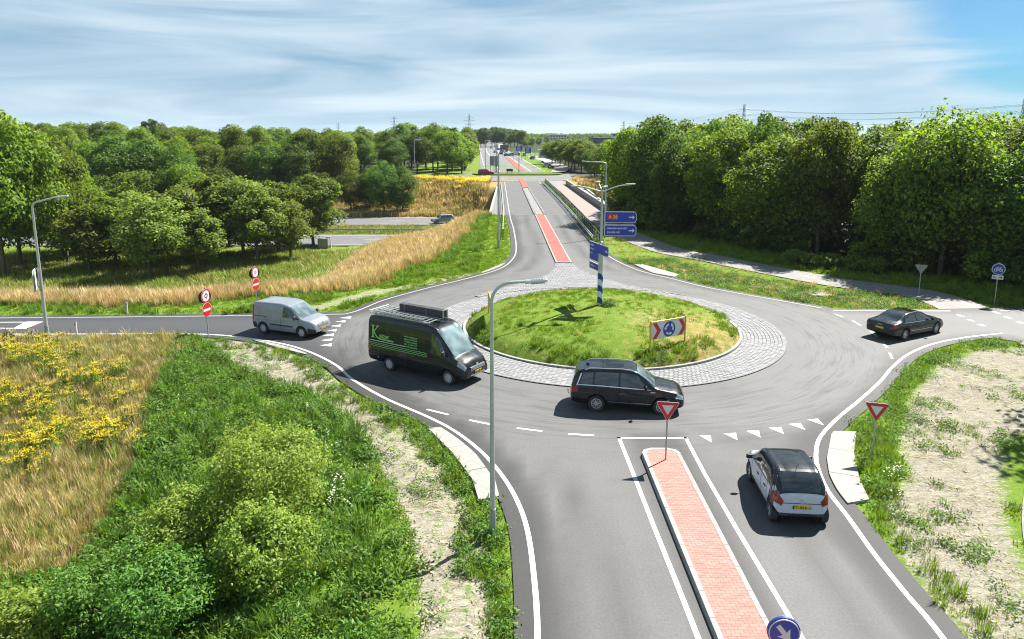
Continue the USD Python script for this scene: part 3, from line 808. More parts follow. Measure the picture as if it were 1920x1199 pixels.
# the long red strip between the lanes towards the bridge, and the paved strip on the bridge
strip = thing("median_strip", kind="structure")
red1 = Polygon(GP([(1042, 494), (1072, 494), (1021, 404), (1003, 404)])).buffer(0)
obj("red_paving", extr(red1.buffer(-0.14), 0.0, 0.10), "red_paving", strip)
obj("kerb_band", extr(red1.difference(red1.buffer(-0.13)), 0.0, 0.115), "kerb_concrete", strip)
grey1 = Polygon(GP([(1003, 403), (1021, 403), (991, 353), (980, 353)]))
obj("bridge_paving", extr(grey1.buffer(-0.16), 0.0, 0.05), "path_asphalt", strip)
for (p0, p1) in (((1003, 403), (980, 353)), ((1021, 403), (991, 353))):
    a_, b_ = G(*p0), G(*p1)
    obj("kerb_gap", extr(LineString([a_[:2], b_[:2]]).buffer(0.15, cap_style="flat"), 0.0, 0.055), "dark_metal", strip)
    for t in np.arange(0, 1, 1 / 46):
        c_ = a_ + (b_ - a_) * t
        d_ = (b_ - a_)[:2] / np.linalg.norm((b_ - a_)[:2])
        obj("kerb_block", extr(LineString([c_[:2], c_[:2] + d_ * 0.62]).buffer(0.14, cap_style="flat"), 0.0, 0.16), "kerb_concrete", strip)
red2 = Polygon(GP([(980, 352), (991, 352), (982, 336), (972, 336)]))
obj("red_paving", extr(red2, 0.0, 0.10), "red_paving", strip)

# pale concrete slabs beside the carriageway
for k_, p in enumerate(PADS):
    slab = thing("concrete_apron", kind="structure")
    mr = p.minimum_rotated_rectangle
    cs = np.array(mr.exterior.coords)[:4]
    e = cs[1] - cs[0] if np.linalg.norm(cs[1] - cs[0]) > np.linalg.norm(cs[2] - cs[1]) else cs[2] - cs[1]
    L_ = np.linalg.norm(e); e = e / L_
    c0 = np.array(mr.centroid.coords[0])
    nrm = np.array([-e[1], e[0]])
    ns = max(1, int(round(L_ / 2.0)))
    for q in range(ns):
        a0, b0 = -L_ / 2 + L_ * q / ns + 0.012, -L_ / 2 + L_ * (q + 1) / ns - 0.012
        cell = Polygon([c0 + e * a0 - nrm * 5, c0 + e * b0 - nrm * 5, c0 + e * b0 + nrm * 5, c0 + e * a0 + nrm * 5])
        g = p.intersection(cell)
        if g.area > 0.02:
            obj("slab", extr(g, -0.08, 0.055 + 0.004 * (q % 2)), "concrete", slab)

# ------------------------------------------------------------------ cycle path, highway, bridge, far road
path = thing("cycle_path", kind="structure")
obj("paving", flat(PATH.difference(RAILZONE.buffer(1)).difference(ROAD.buffer(0.02)), 0.006), "path_asphalt", path)
obj("bridge_paving", extr(PATH.intersection(sbox(-6, BR0 - 2, 40, BR1 + 1)), 0.0, 0.03), "path_red", path)
obj("paving", flat(PATH2.difference(ROAD.buffer(0.02)), 0.006), "path_asphalt", path)
cl = LineString(PATH_C)
for s in np.arange(30, cl.length - 3, 5.0):
    a_, b_ = cl.interpolate(s), cl.interpolate(s + 1.5)
    if a_.y < BR0 - 3:
        obj("dash", flat(LineString([a_, b_]).buffer(0.06, cap_style="flat"), 0.010), "worn_white_paint", path)
hw = thing("highway", kind="structure")
for (y0, y1) in ((107.0, 119.0), (132.0, 143.5)):
    obj("carriageway", box(-400, 400, y0, y1, LOW - 0.2, LOW + 0.16), "far_asphalt", hw)
    for yy in (y0 + 0.9, y1 - 0.9):
        obj("edge_line", flat(sbox(-400, yy - 0.1, 400, yy + 0.1), LOW + 0.166), "white_paint", hw)
    for xx in np.arange(-120, 0, 12.0):
        obj("lane_dash", flat(sbox(xx, (y0 + y1) / 2 - 0.08, xx + 3, (y0 + y1) / 2 + 0.08), LOW + 0.166), "white_paint", hw)
for yy, lab in ((147.2, "long galvanised crash barrier on the far side of the sunken highway"), (121.8, "galvanised crash barrier between highway and grassy central reservation")):
    gr = thing("crash_barrier", lab, "barrier", (0, yy, LOW))
    obj("rail", cat_([box(-130, 0, -0.05, 0.05, 0.50, 0.60), box(-130, 0, -0.09, 0.09, 0.60, 0.68), box(-130, 0, -0.05, 0.05, 0.68, 0.78)]), "galvanised", gr)
    for xx in np.arange(-128, 0, 4.0):
        obj("post", box(xx - 0.05, xx + 0.05, 0.09, 0.19, -0.3, 0.72), "grey_metal", gr)
bridge = thing("bridge", "concrete road bridge carrying both lanes over the sunken highway", "bridge")
DX0, DX1 = -3.0, 15.2
obj("deck", box(DX0, DX1, BR0, BR1, -1.25, -0.06), "grey_concrete", bridge)
obj("edge_beam", box(DX0 - 0.35, DX0, BR0, BR1, -1.0, 0.12), "kerb_concrete", bridge)
obj("edge_beam", box(DX1, DX1 + 0.35, BR0, BR1, -1.0, 0.12), "kerb_concrete", bridge)
for yy in (BR0 - 0.6, BR1):
    obj("abutment", box(DX0 - 1.2, DX1 + 1.2, yy, yy + 0.6, LOW - 1, -0.07), "grey_concrete", bridge)
for yy in (124.0,):
    for xx in (-1.0, 5.0, 11.0):
        obj("pier", box(xx - 0.5, xx + 0.5, yy, yy + 1.0, LOW - 1, -1.25), "grey_concrete", bridge)
for yy in (BR0 - 0.2, BR1 - 0.2):
    obj("expansion_joint", flat(ROAD.intersection(sbox(-10, yy, 30, yy + 0.35)), 0.006), "trim_grey", bridge)

FRX, FRY = 1.0, 186.0
far = thing("far_road", kind="structure")
fj = unary_union([Point(1.2, 187).buffer(19, 48), sbox(-140, 180.5, -10, 188.5), LineString([(10, 190), (60, 200), (140, 205)]).buffer(4),
                  LineString([(2.4, 160), (1.2, 187)]).buffer(5.2), LineString([(1.0, 195), (-10, 420), (-32, 900)]).buffer(9.5, cap_style="flat")])
isl_far = LineString([(-6, 197), (9, 197)]).buffer(5.0)
split_far = LineString([(3.0, 219), (-2.0, 330)]).buffer(1.0)
fjr = fj.difference(isl_far).difference(sbox(-60, 0, 60, 167.5))
obj("asphalt", flat(fjr, 0.03), "far_asphalt", far)
obj("island_grass", extr(isl_far, 0, 0.35), "blade_lime", far)
obj("red_median", extr(split_far, 0.0, 0.12), "red_paving", far)
for off in (-8.8, -4.6, 4.6, 8.8):
    c_ = LineString([(1.0, 212), (-10, 420), (-32, 900)]).offset_curve(-off)
    obj("lane_line", flat(c_.buffer(0.13, cap_style="flat"), 0.036), "white_paint", far)
obj("gravel_path", flat(LineString([(14, 212), (17, 240), (15, 290), (10, 350)]).buffer(2.4), 0.034), "concrete", far)
# ------------------------------------------------------------------ vehicles
from scipy.interpolate import PchipInterpolator

COLS = ("zb", "wm", "wl", "zl", "wr", "zr", "zt")


class Shell:
    """A car body as sections along its length (x forward, y left, z up); s runs from the middle of the floor (0) round the flank (3), waist (4) and roof edge (5) to the middle of the roof (7)."""

    def __init__(self, rows):
        rows = np.array(rows, float)
        self.x0, self.x1 = rows[0, 0], rows[-1, 0]
        self.knots = rows[:, 0]
        self.f = [PchipInterpolator(rows[:, 0], rows[:, k + 1]) for k in range(7)]

    def keys(self, x):
        x = np.clip(x, self.x0, self.x1)
        zb, wm, wl, zl, wr, zr, zt = [f(x) for f in self.f]
        zm = zb + 0.52 * (zl - zb)
        y = np.stack([0 * x, 0.84 * wm, 0.965 * wm, wm, wl, wr, 0.60 * wr, 0 * x], -1)
        z = np.stack([zb, zb, zb + 0.13 * (zl - zb), zm, zl, zr, zr + 0.82 * (zt - zr), zt], -1)
        return y, z

    def at(self, x, s):
        x, s = np.broadcast_arrays(np.asarray(x, float), np.asarray(s, float))
        y, z = self.keys(x)
        side = np.sign(s) + (s == 0)
        a = np.clip(np.abs(s), 0, 7)
        i = np.clip(a.astype(int), 0, 6)
        t = a - i
        out = []
        for q, sym in ((y, -1), (z, 1)):
            pad = np.concatenate([q[..., 1:2] * sym, q, q[..., 6:7] * sym], -1)
            g = [np.take_along_axis(pad, (i + k)[..., None], -1)[..., 0] for k in range(4)]
            m1, m2 = 0.42 * (g[2] - g[0]), 0.42 * (g[3] - g[1])
            h = (2 * t ** 3 - 3 * t ** 2 + 1) * g[1] + (t ** 3 - 2 * t ** 2 + t) * m1 + (-2 * t ** 3 + 3 * t ** 2) * g[2] + (t ** 3 - t ** 2) * m2
            out.append(h)
        return np.stack([x, out[0] * side, out[1]], -1)

    def body(self, wells=(), sub=4):
        xs = []
        for a_, b_ in zip(self.knots[:-1], self.knots[1:]):
            n = max(2, int(math.ceil((b_ - a_) / 0.12)))
            xs += list(a_ + (b_ - a_) * np.arange(n) / n)
        xs = np.array(xs + [self.x1])
        half = np.arange(0, 7 + 1e-9, 1 / sub)
        ring = np.r_[half, -half[-2:0:-1]]
        p = self.at(xs[:, None], ring[None, :])
        p[:, ring < 0, 1] = -np.abs(p[:, ring < 0, 1])
        n, m = p.shape[:2]
        v = np.vstack([p.reshape(-1, 3), p[0].mean(0), p[-1].mean(0)])
        i, j = np.meshgrid(np.arange(n - 1), np.arange(m), indexing="ij")
        a_, b_ = (i * m + j).ravel(), (i * m + (j + 1) % m).ravel()
        f = [np.c_[a_, b_, b_ + m], np.c_[a_, b_ + m, a_ + m]]
        jj_ = np.arange(m); k = (n - 1) * m
        f += [np.c_[np.full(m, n * m), (jj_ + 1) % m, jj_], np.c_[np.full(m, n * m + 1), k + jj_, k + (jj_ + 1) % m]]
        t = trimesh.Trimesh(v, np.vstack(f), process=False)
        if t.volume < 0:
            t.invert()
        mm = manifold3d.Manifold(manifold3d.Mesh(np.asarray(t.vertices, np.float32), np.asarray(t.faces, np.uint32)))
        for w in wells:
            mm = mm - w
        v, f, _ = meshkit.arrays(mm)
        return trimesh.Trimesh(v, f, process=False)

    def patch(self, xa, xb, sa, sb, off=0.006, n=10, k=6, thick=0.0):
        """A piece of the skin lifted off by "off": xa, xb run from their first value at sa to their second at sb."""
        t = np.linspace(0, 1, k + 1)
        s = sa + (sb - sa) * t
        xa, xb = (np.interp(t, np.linspace(0, 1, np.size(q)), np.ravel(q)) for q in (np.atleast_1d(xa), np.atleast_1d(xb)))
        u = np.linspace(0, 1, n + 1)
        X = xa[None, :] + (xb - xa)[None, :] * u[:, None]
        S = np.broadcast_to(s, X.shape)
        e = 0.01
        p = self.at(X, S)
        du, ds = self.at(X + e, S) - self.at(X - e, S), self.at(X, S + 0.02) - self.at(X, S - 0.02)
        nr = np.cross(du, ds); nr /= np.linalg.norm(nr, axis=-1, keepdims=True) + 1e-9
        c = np.array([0, 0, 0.8])
        sign = np.sign((nr * (p - np.array([0, 0, 0.7]) * [1, 1, 1] - p * [1, 0, 0])).sum(-1, keepdims=True))
        nr = nr * np.where(sign == 0, 1, sign)
        q = p + nr * off
        a_ = (np.arange(n)[:, None] * (k + 1) + np.arange(k)[None, :]).ravel()
        f = np.vstack([np.c_[a_, a_ + k + 1, a_ + k + 2], np.c_[a_, a_ + k + 2, a_ + 1]])
        v = q.reshape(-1, 3)
        fn = np.cross(v[f[:, 1]] - v[f[:, 0]], v[f[:, 2]] - v[f[:, 0]])
        if (fn * nr.reshape(-1, 3)[f[:, 0]]).sum() < 0:
            f = f[:, ::-1]
        # skirt back to the skin, so that the piece has an edge
        w = (p - nr * 0.004).reshape(-1, 3)
        N = len(v)
        idx = np.arange((n + 1) * (k + 1)).reshape(n + 1, k + 1)
        loop = np.r_[idx[:, 0], idx[-1, 1:], idx[-2::-1, -1], idx[0, -2:0:-1]]
        l2 = np.roll(loop, -1)
        sk = np.vstack([np.c_[loop, l2, l2 + N], np.c_[loop, l2 + N, loop + N]])
        sk = np.vstack([sk])
        return trimesh.Trimesh(np.vstack([v, w]), np.vstack([f, sk]), process=False)


def wheel_parts(R, w, rim_r, spokes, style="alloy"):
    prof = [(rim_r, -w / 2 + 0.01), (R - 0.025, -w / 2), (R, -w / 2 + 0.03), (R, w / 2 - 0.03), (R - 0.025, w / 2), (rim_r, w / 2 - 0.01), (rim_r - 0.02, 0.0)]
    tyre = trimesh.creation.revolve(np.array(prof + prof[:1]), sections=36)
    parts = []
    parts.append(trimesh.creation.annulus(rim_r * 0.86, rim_r * 1.0, w * 0.72, sections=32))
    hub = trimesh.creation.cylinder(rim_r * 0.24, w * 0.5, sections=20); hub.apply_translation([0, 0, w * 0.08]); parts.append(hub)
    for k in range(spokes):
        b_ = trimesh.creation.box([rim_r * 0.72, rim_r * (0.95 if style == "cap" else 0.50) * 3.2 / spokes * 0.9, 0.03])
        b_.apply_translation([rim_r * 0.52, 0, w * 0.27])
        b_.apply_transform(trimesh.transformations.rotation_matrix(2 * math.pi * k / spokes, [0, 0, 1]))
        parts.append(b_)
    rim = cat_(parts)
    back = trimesh.creation.cylinder(rim_r * 0.9, 0.02, sections=24); back.apply_translation([0, 0, -w * 0.1])
    return tyre, rim, back


def text(s, h, bold=True):
    return meshkit.text_mesh(s, h, 0.004, bold)


def on_panel(mesh, origin, right, up):
    """Lettering in the xy plane moved onto a panel."""
    right, up = np.array(right, float), np.array(up, float)
    return align(mesh, np.stack([right, up, np.cross(right, up)], 1), origin)


def vehicle(name, label, cat, rows, axles, R, track, body_m, pos, yaw, group=None, side_glass=(), screen=None, rear=None, doors=(), head=None, tail=None, plate_f=None, plate_r=None,
            plate_text=None, mirrors=None, handles=(), rim_m="alloy", spokes=10, tyre_w=0.215, rim_k=0.66, extras=None, screen_m="screen_glass", detail=True, grille=None, bumper=None):
    sh = Shell(rows)
    t = thing(name, label, cat, pos, yaw, group)
    W = max(r_[2] for r_ in rows)
    wells = []
    for ax in axles:
        for sd in (-1, 1):
            c_ = manifold3d.Manifold.cylinder(0.42, R + 0.07, R + 0.07, 36).rotate([90, 0, 0]).translate([ax, W + 0.10 if sd > 0 else -(W - 0.32), R + 0.015])
            wells.append(c_)
    obj("body", sh.body(wells), body_m, t, smooth=38)
    for ax in axles:
        for sd in (-1, 1):
            ls = trimesh.creation.cylinder(R + 0.066, 0.012, sections=32)
            ls.apply_transform(trimesh.transformations.rotation_matrix(math.pi / 2, [1, 0, 0])); ls.apply_translation([ax, sd * (W - 0.315), R + 0.015])
            obj("wheel_housing", ls, "black_plastic", t)
    tyre, rim, back = wheel_parts(R, tyre_w, R * rim_k, spokes, "cap" if rim_m == "hubcap" else "alloy")
    for ax in axles:
        for sd in (-1, 1):
            wx = UsdGeom.Xform.Define(stage, numbered(f"{t.GetPath()}/wheel"))
            rot = trimesh.transformations.rotation_matrix(-sd * math.pi / 2, [1, 0, 0])
            wp = wx.GetPrim()
            for nm, ms, mt in (("tyre", tyre, "rubber"), ("rim", rim, rim_m), ("brake_disc", back, "dark_metal")):
                q = ms.copy(); q.apply_transform(rot); q.apply_translation([ax, sd * (track / 2), R])
                obj(nm, q, mt, wp, smooth=35)
    if screen:
        obj("windscreen", sh.patch(screen[0], screen[1], 5.12, 7, 0.006, 8, 8), screen_m, t, smooth=True) if False else obj("windscreen", cat_([sh.patch(screen[0], screen[1], 5.14, 7.0, 0.007, 8, 8), sh.patch(screen[0], screen[1], -5.14, -7.0, 0.007, 8, 8)]), screen_m, t)
    if rear:
        obj("rear_window", cat_([sh.patch(rear[0], rear[1], 5.2, 7.0, 0.007, 8, 8), sh.patch(rear[0], rear[1], -5.2, -7.0, 0.007, 8, 8)]), "car_glass", t)
    for sd in (1, -1):
        for (xa, xb) in doors:
            [obj("door_seam", sh.patch(q - 0.011, q + 0.011, sd * 2.1, sd * 4.0, 0.002, 1, 10), "black_plastic", t) for q in (xa, xb)]
        for (xa, xb, sa, sb) in side_glass:
            obj("side_window", sh.patch(xa, xb, sd * sa, sd * sb, 0.008, 10, 5), "car_glass", t)
        for (hx, hs) in handles:
            c_ = sh.at(hx, sd * hs)
            obj("door_handle", rbox(0.19, 0.035, 0.03, 0.012, c_ + [0, sd * 0.012, 0]), body_m if body_m not in ("paint_white",) else "sign_black", t)
        if head:
            obj("headlight", sh.patch(head[0], head[1], sd * head[2], sd * head[3], 0.012, 6, 4), "lens_glass", t)
        if tail:
            obj("tail_light", sh.patch(tail[0], tail[1], sd * tail[2], sd * tail[3], 0.014, 5, 5), "lens_red", t)
        if mirrors:
            c_ = sh.at(mirrors[0], sd * 4.15)
            obj("mirror", rbox(0.11, 0.20, 0.15 * mirrors[1], 0.04, c_ + [0.02, sd * 0.17, 0.07 * mirrors[1]]), mirrors[2], t, smooth=40)
            obj("mirror_arm", tube([c_ + [0, -sd * 0.02, 0.0], c_ + [0.02, sd * 0.1, 0.04]], 0.022, 6), "black_plastic", t)
    L = sh.x1 - sh.x0
    if grille:
        (gz0, gz1, gw, gm) = grille
        g_ = obj("grille", rbox(0.05, gw, gz1 - gz0, 0.02, (sh.x1 - 0.025 - (0.02 if gz1 > 0.7 else 0), 0, (gz0 + gz1) / 2)), "black_plastic", t)
        for zz in np.linspace(gz0 + 0.05, gz1 - 0.03, 3):
            obj("grille_bar", box(sh.x1 - 0.035, sh.x1 + 0.012, -gw / 2 + 0.03, gw / 2 - 0.03, zz - 0.016, zz + 0.016), gm, g_)
    for which, spec in (("f", plate_f), ("r", plate_r)):
        if spec:
            (px_, pz) = spec
            p_ = obj("number_plate", rbox(0.012, 0.52, 0.11, 0.005, (px_, 0, pz)), "plate_yellow", t)
            obj("plate_band", box(px_ - 0.0085, px_ + 0.0085, (0.215 if which == "r" else -0.26), (0.26 if which == "r" else -0.215), pz - 0.052, pz + 0.052), "sign_blue", p_)
            if plate_text:
                m_ = text(plate_text, 0.075)
                w_ = m_.bounds[1, 0] - m_.bounds[0, 0]
                sg = 1 if which == "f" else -1
                m_.apply_translation([-w_ / 2, -0.037, 0])
                obj("characters", on_panel(m_, (px_ + sg * 0.006, 0, pz), (0, sg, 0), (0, 0, 1)), "sign_black", p_)
    if bumper:
        for (xa, xb, sa, sb, m_) in bumper:
            obj("bumper", cat_([sh.patch(xa, xb, sa, sb, 0.012, 8, 6), sh.patch(xa, xb, -sa, -sb, 0.012, 8, 6)]), m_, t)
    if extras:
        extras(t, sh)
    return t


SUV = [(-2.35, .45, .70, .64, .80, .55, .84, .85), (-2.28, .38, .84, .80, .95, .66, 1.10, 1.12), (-2.12, .34, .89, .86, 1.04, .67, 1.45, 1.47), (-1.90, .30, .90, .87, 1.06, .66, 1.58, 1.62), (-1.2, .27, .90, .87, 1.05, .67, 1.64, 1.69),
       (-.3, .25, .90, .87, 1.02, .68, 1.655, 1.71), (.30, .25, .90, .87, 1.00, .67, 1.60, 1.66), (.75, .25, .90, .865, .99, .69, 1.36, 1.43), (1.20, .25, .90, .86, .98, .73, 1.06, 1.12), (1.6, .25, .90, .84, .93, .64, .99, 1.04), (2.05, .28, .86, .78, .84, .56, .91, .95), (2.25, .32, .78, .68, .74, .48, .80, .83), (2.35, .38, .62, .55, .62, .40, .68, .70)]
SUV = [(x_, zb, wm, wl, zl * 1.045, wr, zr * 1.05, zt * 1.05) for (x_, zb, wm, wl, zl, wr, zr, zt) in SUV]
SMALL = [(-1.745, .44, .56, .52, .74, .46, .80, .82), (-1.71, .35, .70, .67, .90, .55, .96, .99), (-1.60, .29, .79, .76, .98, .60, 1.14, 1.19), (-1.42, .25, .825, .795, 1.01, .62, 1.34, 1.40), (-1.15, .23, .83, .80, 1.00, .63, 1.46, 1.51), (-.8, .22, .83, .80, .98, .64, 1.50, 1.55), (-.1, .21, .83, .80, .95, .64, 1.50, 1.555),
         (.35, .21, .83, .80, .93, .63, 1.43, 1.485), (.75, .21, .83, .79, .92, .65, 1.20, 1.27), (1.12, .21, .83, .78, .92, .66, .98, 1.03), (1.40, .23, .80, .73, .86, .55, .91, .94), (1.62, .26, .72, .64, .74, .48, .80, .83), (1.745, .34, .58, .52, .60, .40, .66, .68)]
SEDAN = [(-2.425, .42, .70, .64, .74, .52, .80, .82), (-2.36, .36, .84, .80, .90, .60, .95, .97), (-2.1, .30, .89, .85, .97, .62, 1.01, 1.04), (-1.7, .25, .90, .86, .98, .64, 1.09, 1.13), (-1.25, .22, .90, .86, .97, .61, 1.30, 1.35), (-.75, .21, .90, .86, .95, .61, 1.40, 1.445), (-.1, .20, .90, .86, .93, .61, 1.41, 1.46),
         (.35, .20, .90, .86, .92, .61, 1.34, 1.39), (.80, .20, .90, .86, .91, .65, 1.15, 1.20), (1.22, .20, .90, .85, .90, .70, .96, 1.01), (1.7, .22, .88, .82, .84, .6, .88, .93), (2.15, .26, .82, .73, .74, .5, .78, .81), (2.36, .32, .72, .62, .64, .44, .67, .69), (2.425, .40, .6, .52, .56, .38, .58, .60)]
LVAN = [(-2.16, .40, .86, .84, 1.00, .74, 1.66, 1.68), (-2.08, .30, .905, .88, 1.05, .77, 1.74, 1.78), (-1.5, .25, .915, .89, 1.05, .78, 1.78, 1.83), (-.3, .22, .915, .89, 1.03, .78, 1.78, 1.84), (.25, .22, .915, .89, 1.02, .76, 1.71, 1.77), (.60, .22, .915, .89, 1.01, .74, 1.55, 1.61), (1.05, .22, .915, .88, 1.00, .75, 1.24, 1.31),
        (1.38, .22, .915, .87, 1.00, .74, 1.05, 1.13), (1.75, .24, .89, .82, .94, .64, 1.00, 1.05), (2.02, .28, .82, .73, .82, .55, .88, .92), (2.16, .36, .70, .60, .64, .45, .70, .73)]
BVAN = [(-3.0, .45, .98, .96, 1.25, .84, 2.42, 2.46), (-2.9, .40, 1.01, .99, 1.3, .87, 2.50, 2.56), (-2.0, .35, 1.02, 1.0, 1.3, .88, 2.54, 2.61), (0, .32, 1.02, 1.0, 1.28, .88, 2.54, 2.61), (.90, .32, 1.02, 1.0, 1.27, .87, 2.51, 2.58), (1.28, .32, 1.02, 1.0, 1.26, .84, 2.36, 2.44), (1.64, .32, 1.02, .99, 1.25, .81, 2.00, 2.10),
        (2.06, .32, 1.02, .97, 1.24, .82, 1.55, 1.63), (2.30, .33, 1.01, .95, 1.22, .80, 1.31, 1.39), (2.55, .35, .99, .90, 1.12, .72, 1.20, 1.27), (2.82, .38, .94, .82, .96, .62, 1.06, 1.10), (2.95, .42, .86, .74, .78, .55, .86, .88), (3.0, .48, .76, .66, .66, .48, .70, .72)]


def stand(rear_px, front_px, near, track, axles, z=0.0):
    """Position and heading of a vehicle from the ground points under its two near wheels; near = +1 if its left side is seen."""
    r_, f_ = G(*rear_px, z)[:2], G(*front_px, z)[:2]
    h = (f_ - r_) / np.linalg.norm(f_ - r_)
    left = np.array([-h[1], h[0]])
    mid = (r_ + f_) / 2 - left * near * track / 2
    mid = mid - h * (axles[0] + axles[1]) / 2
    return (mid[0], mid[1], z), math.atan2(h[1], h[0])


# --- black sport utility vehicle
ax_ = (-1.25, 1.42)
pos, yaw = stand((1118.8, 770.5), (1238.5, 777.5), -1, 1.62, ax_)


def suv_extras(t, sh):
    for sd in (1, -1):
        p = sh.at(np.linspace(-1.75, .35, 12), np.full(12, sd * 5.15)) + [0, 0, 0.045]
        p[0, 2] -= 0.05; p[-1, 2] -= 0.05
        obj("roof_rail", tube(p, 0.020, 6), "galvanised", t)
        obj("window_trim", cat_([sh.patch(-2.02, 0.98, sd * 4.02, sd * 4.09, 0.012, 16, 1), sh.patch((-2.10, -1.92), (-2.05, -1.86), sd * 4.03, sd * 4.80, 0.012, 1, 4)]), "chrome", t)
        obj("sill_trim", sh.patch(-.80, .98, sd * 2.30, sd * 2.40, 0.012, 10, 1), "chrome", t)
        obj("headlight_trim", sh.patch(1.98, 2.30, sd * 3.45, sd * 3.62, 0.016, 5, 2), "chrome", t)
    obj("badge", rbox(.20, .012, .05, .005, tuple(sh.at(1.05, -3.75) + [0, -0.004, 0])), "chrome", t)
    fin = extr(Polygon([(0, 0), (.20, 0), (.02, .11), (0, .11)]), -0.02, 0.02)
    obj("roof_antenna", align(fin, np.array([[1, 0, 0], [0, 0, -1], [0, 1, 0]]), (-1.72, 0, 1.72)), "paint_black", t)
    obj("spoiler", rbox(.20, 1.12, .035, .015, (-2.03, 0, 1.655)), "paint_black", t, smooth=40)
    obj("tow_bar", cat_([tube([(-2.3, 0, .40), (-2.44, 0, .40), (-2.50, 0, .46), (-2.50, 0, .54)], .018, 6), trimesh.creation.icosphere(1, .032).apply_translation([-2.50, 0, .56])]), "grey_metal", t)
    for x_ in (1.02, 1.10):
        obj("wiper", tube([sh.at(x_, 6.9) + [.02, 0, .03], sh.at(x_ - .03, 5.6) + [.02, 0, .03]], .010, 5), "black_plastic", t)


vehicle("sport_utility_car", "black sport utility car with chrome window line driving round the apron", "car", SUV, ax_, 0.345, 1.62, "paint_black", pos, yaw,
        side_glass=[((-1.95, -1.80), (-1.42, -1.38), 4.14, 4.82), ((-1.36, -1.30), (-.36, -.34), 4.14, 4.84), ((-.28, -.28), (.90, .44), 4.14, 4.84)], screen=((1.16, .42), (1.16, .42)) if False else (0.40, 1.16), rear=(-2.24, -1.98),
        doors=((-1.22, -.32), (-.32, .86)), head=(2.02, 2.28, 3.65, 4.15), tail=(-2.34, -2.02, 3.3, 4.0), plate_r=(-2.36, .62), plate_f=(2.36, .48), mirrors=(.74, 1.2, "paint_black"), handles=((-.98, 3.6), (.04, 3.6)), spokes=10, extras=suv_extras, grille=(.46, .70, .95, "chrome"), screen_m="screen_glass")

# --- silver light van
ax_ = (-1.41, 1.29)
pos, yaw = stand((496.5, 624.5), (566.5, 633.5), -1, 1.62, ax_)


def van_extras(t, sh):
    for sd in (1, -1):
        obj("side_rubbing_strip", sh.patch(-.86, .72, sd * 2.80, sd * 3.02, .022, 10, 2), "black_plastic", t)
        obj("sliding_door_rail", sh.patch(-2.05, -1.15, sd * 3.92, sd * 4.00, .012, 8, 1), "black_plastic", t)
    obj("bonnet_badge", rbox(.02, .09, .09, .01, (2.135, 0, .82)), "chrome", t)
    for sd in (1, -1):
        obj("fog_light", rbox(.03, .16, .09, .02, (2.10, sd * .58, .40)), "lens_glass", t)


vehicle("delivery_van", "small silver panel van waiting at the give-way triangles on the side arm", "van", LVAN, ax_, 0.315, 1.62, "paint_silver", pos, yaw,
        side_glass=[((.02, .06), (1.22, .62), 4.12, 4.86)], screen=(.42, 1.34), doors=((-1.10, -.10), (-.10, 1.12)), head=(1.72, 2.08, 3.55, 4.4), tail=(-2.17, -2.06, 3.2, 4.8), plate_f=(2.185, .50), plate_text="V-872-GK", mirrors=(.95, 1.5, "black_plastic"),
        handles=((-.98, 3.55), (.06, 3.6)), rim_m="hubcap", spokes=6, extras=van_extras, grille=(.60, .78, .95, "chrome"), bumper=[(1.72, 2.165, 0.9, 3.0, "black_plastic"), (-2.165, -1.85, 1.2, 2.9, "black_plastic")])

# --- tall black van with green print and a roof rack
ax_ = (-1.64, 2.0)
pos, yaw = stand((735.0, 695.5), (838.5, 720.5), -1, 1.80, ax_)


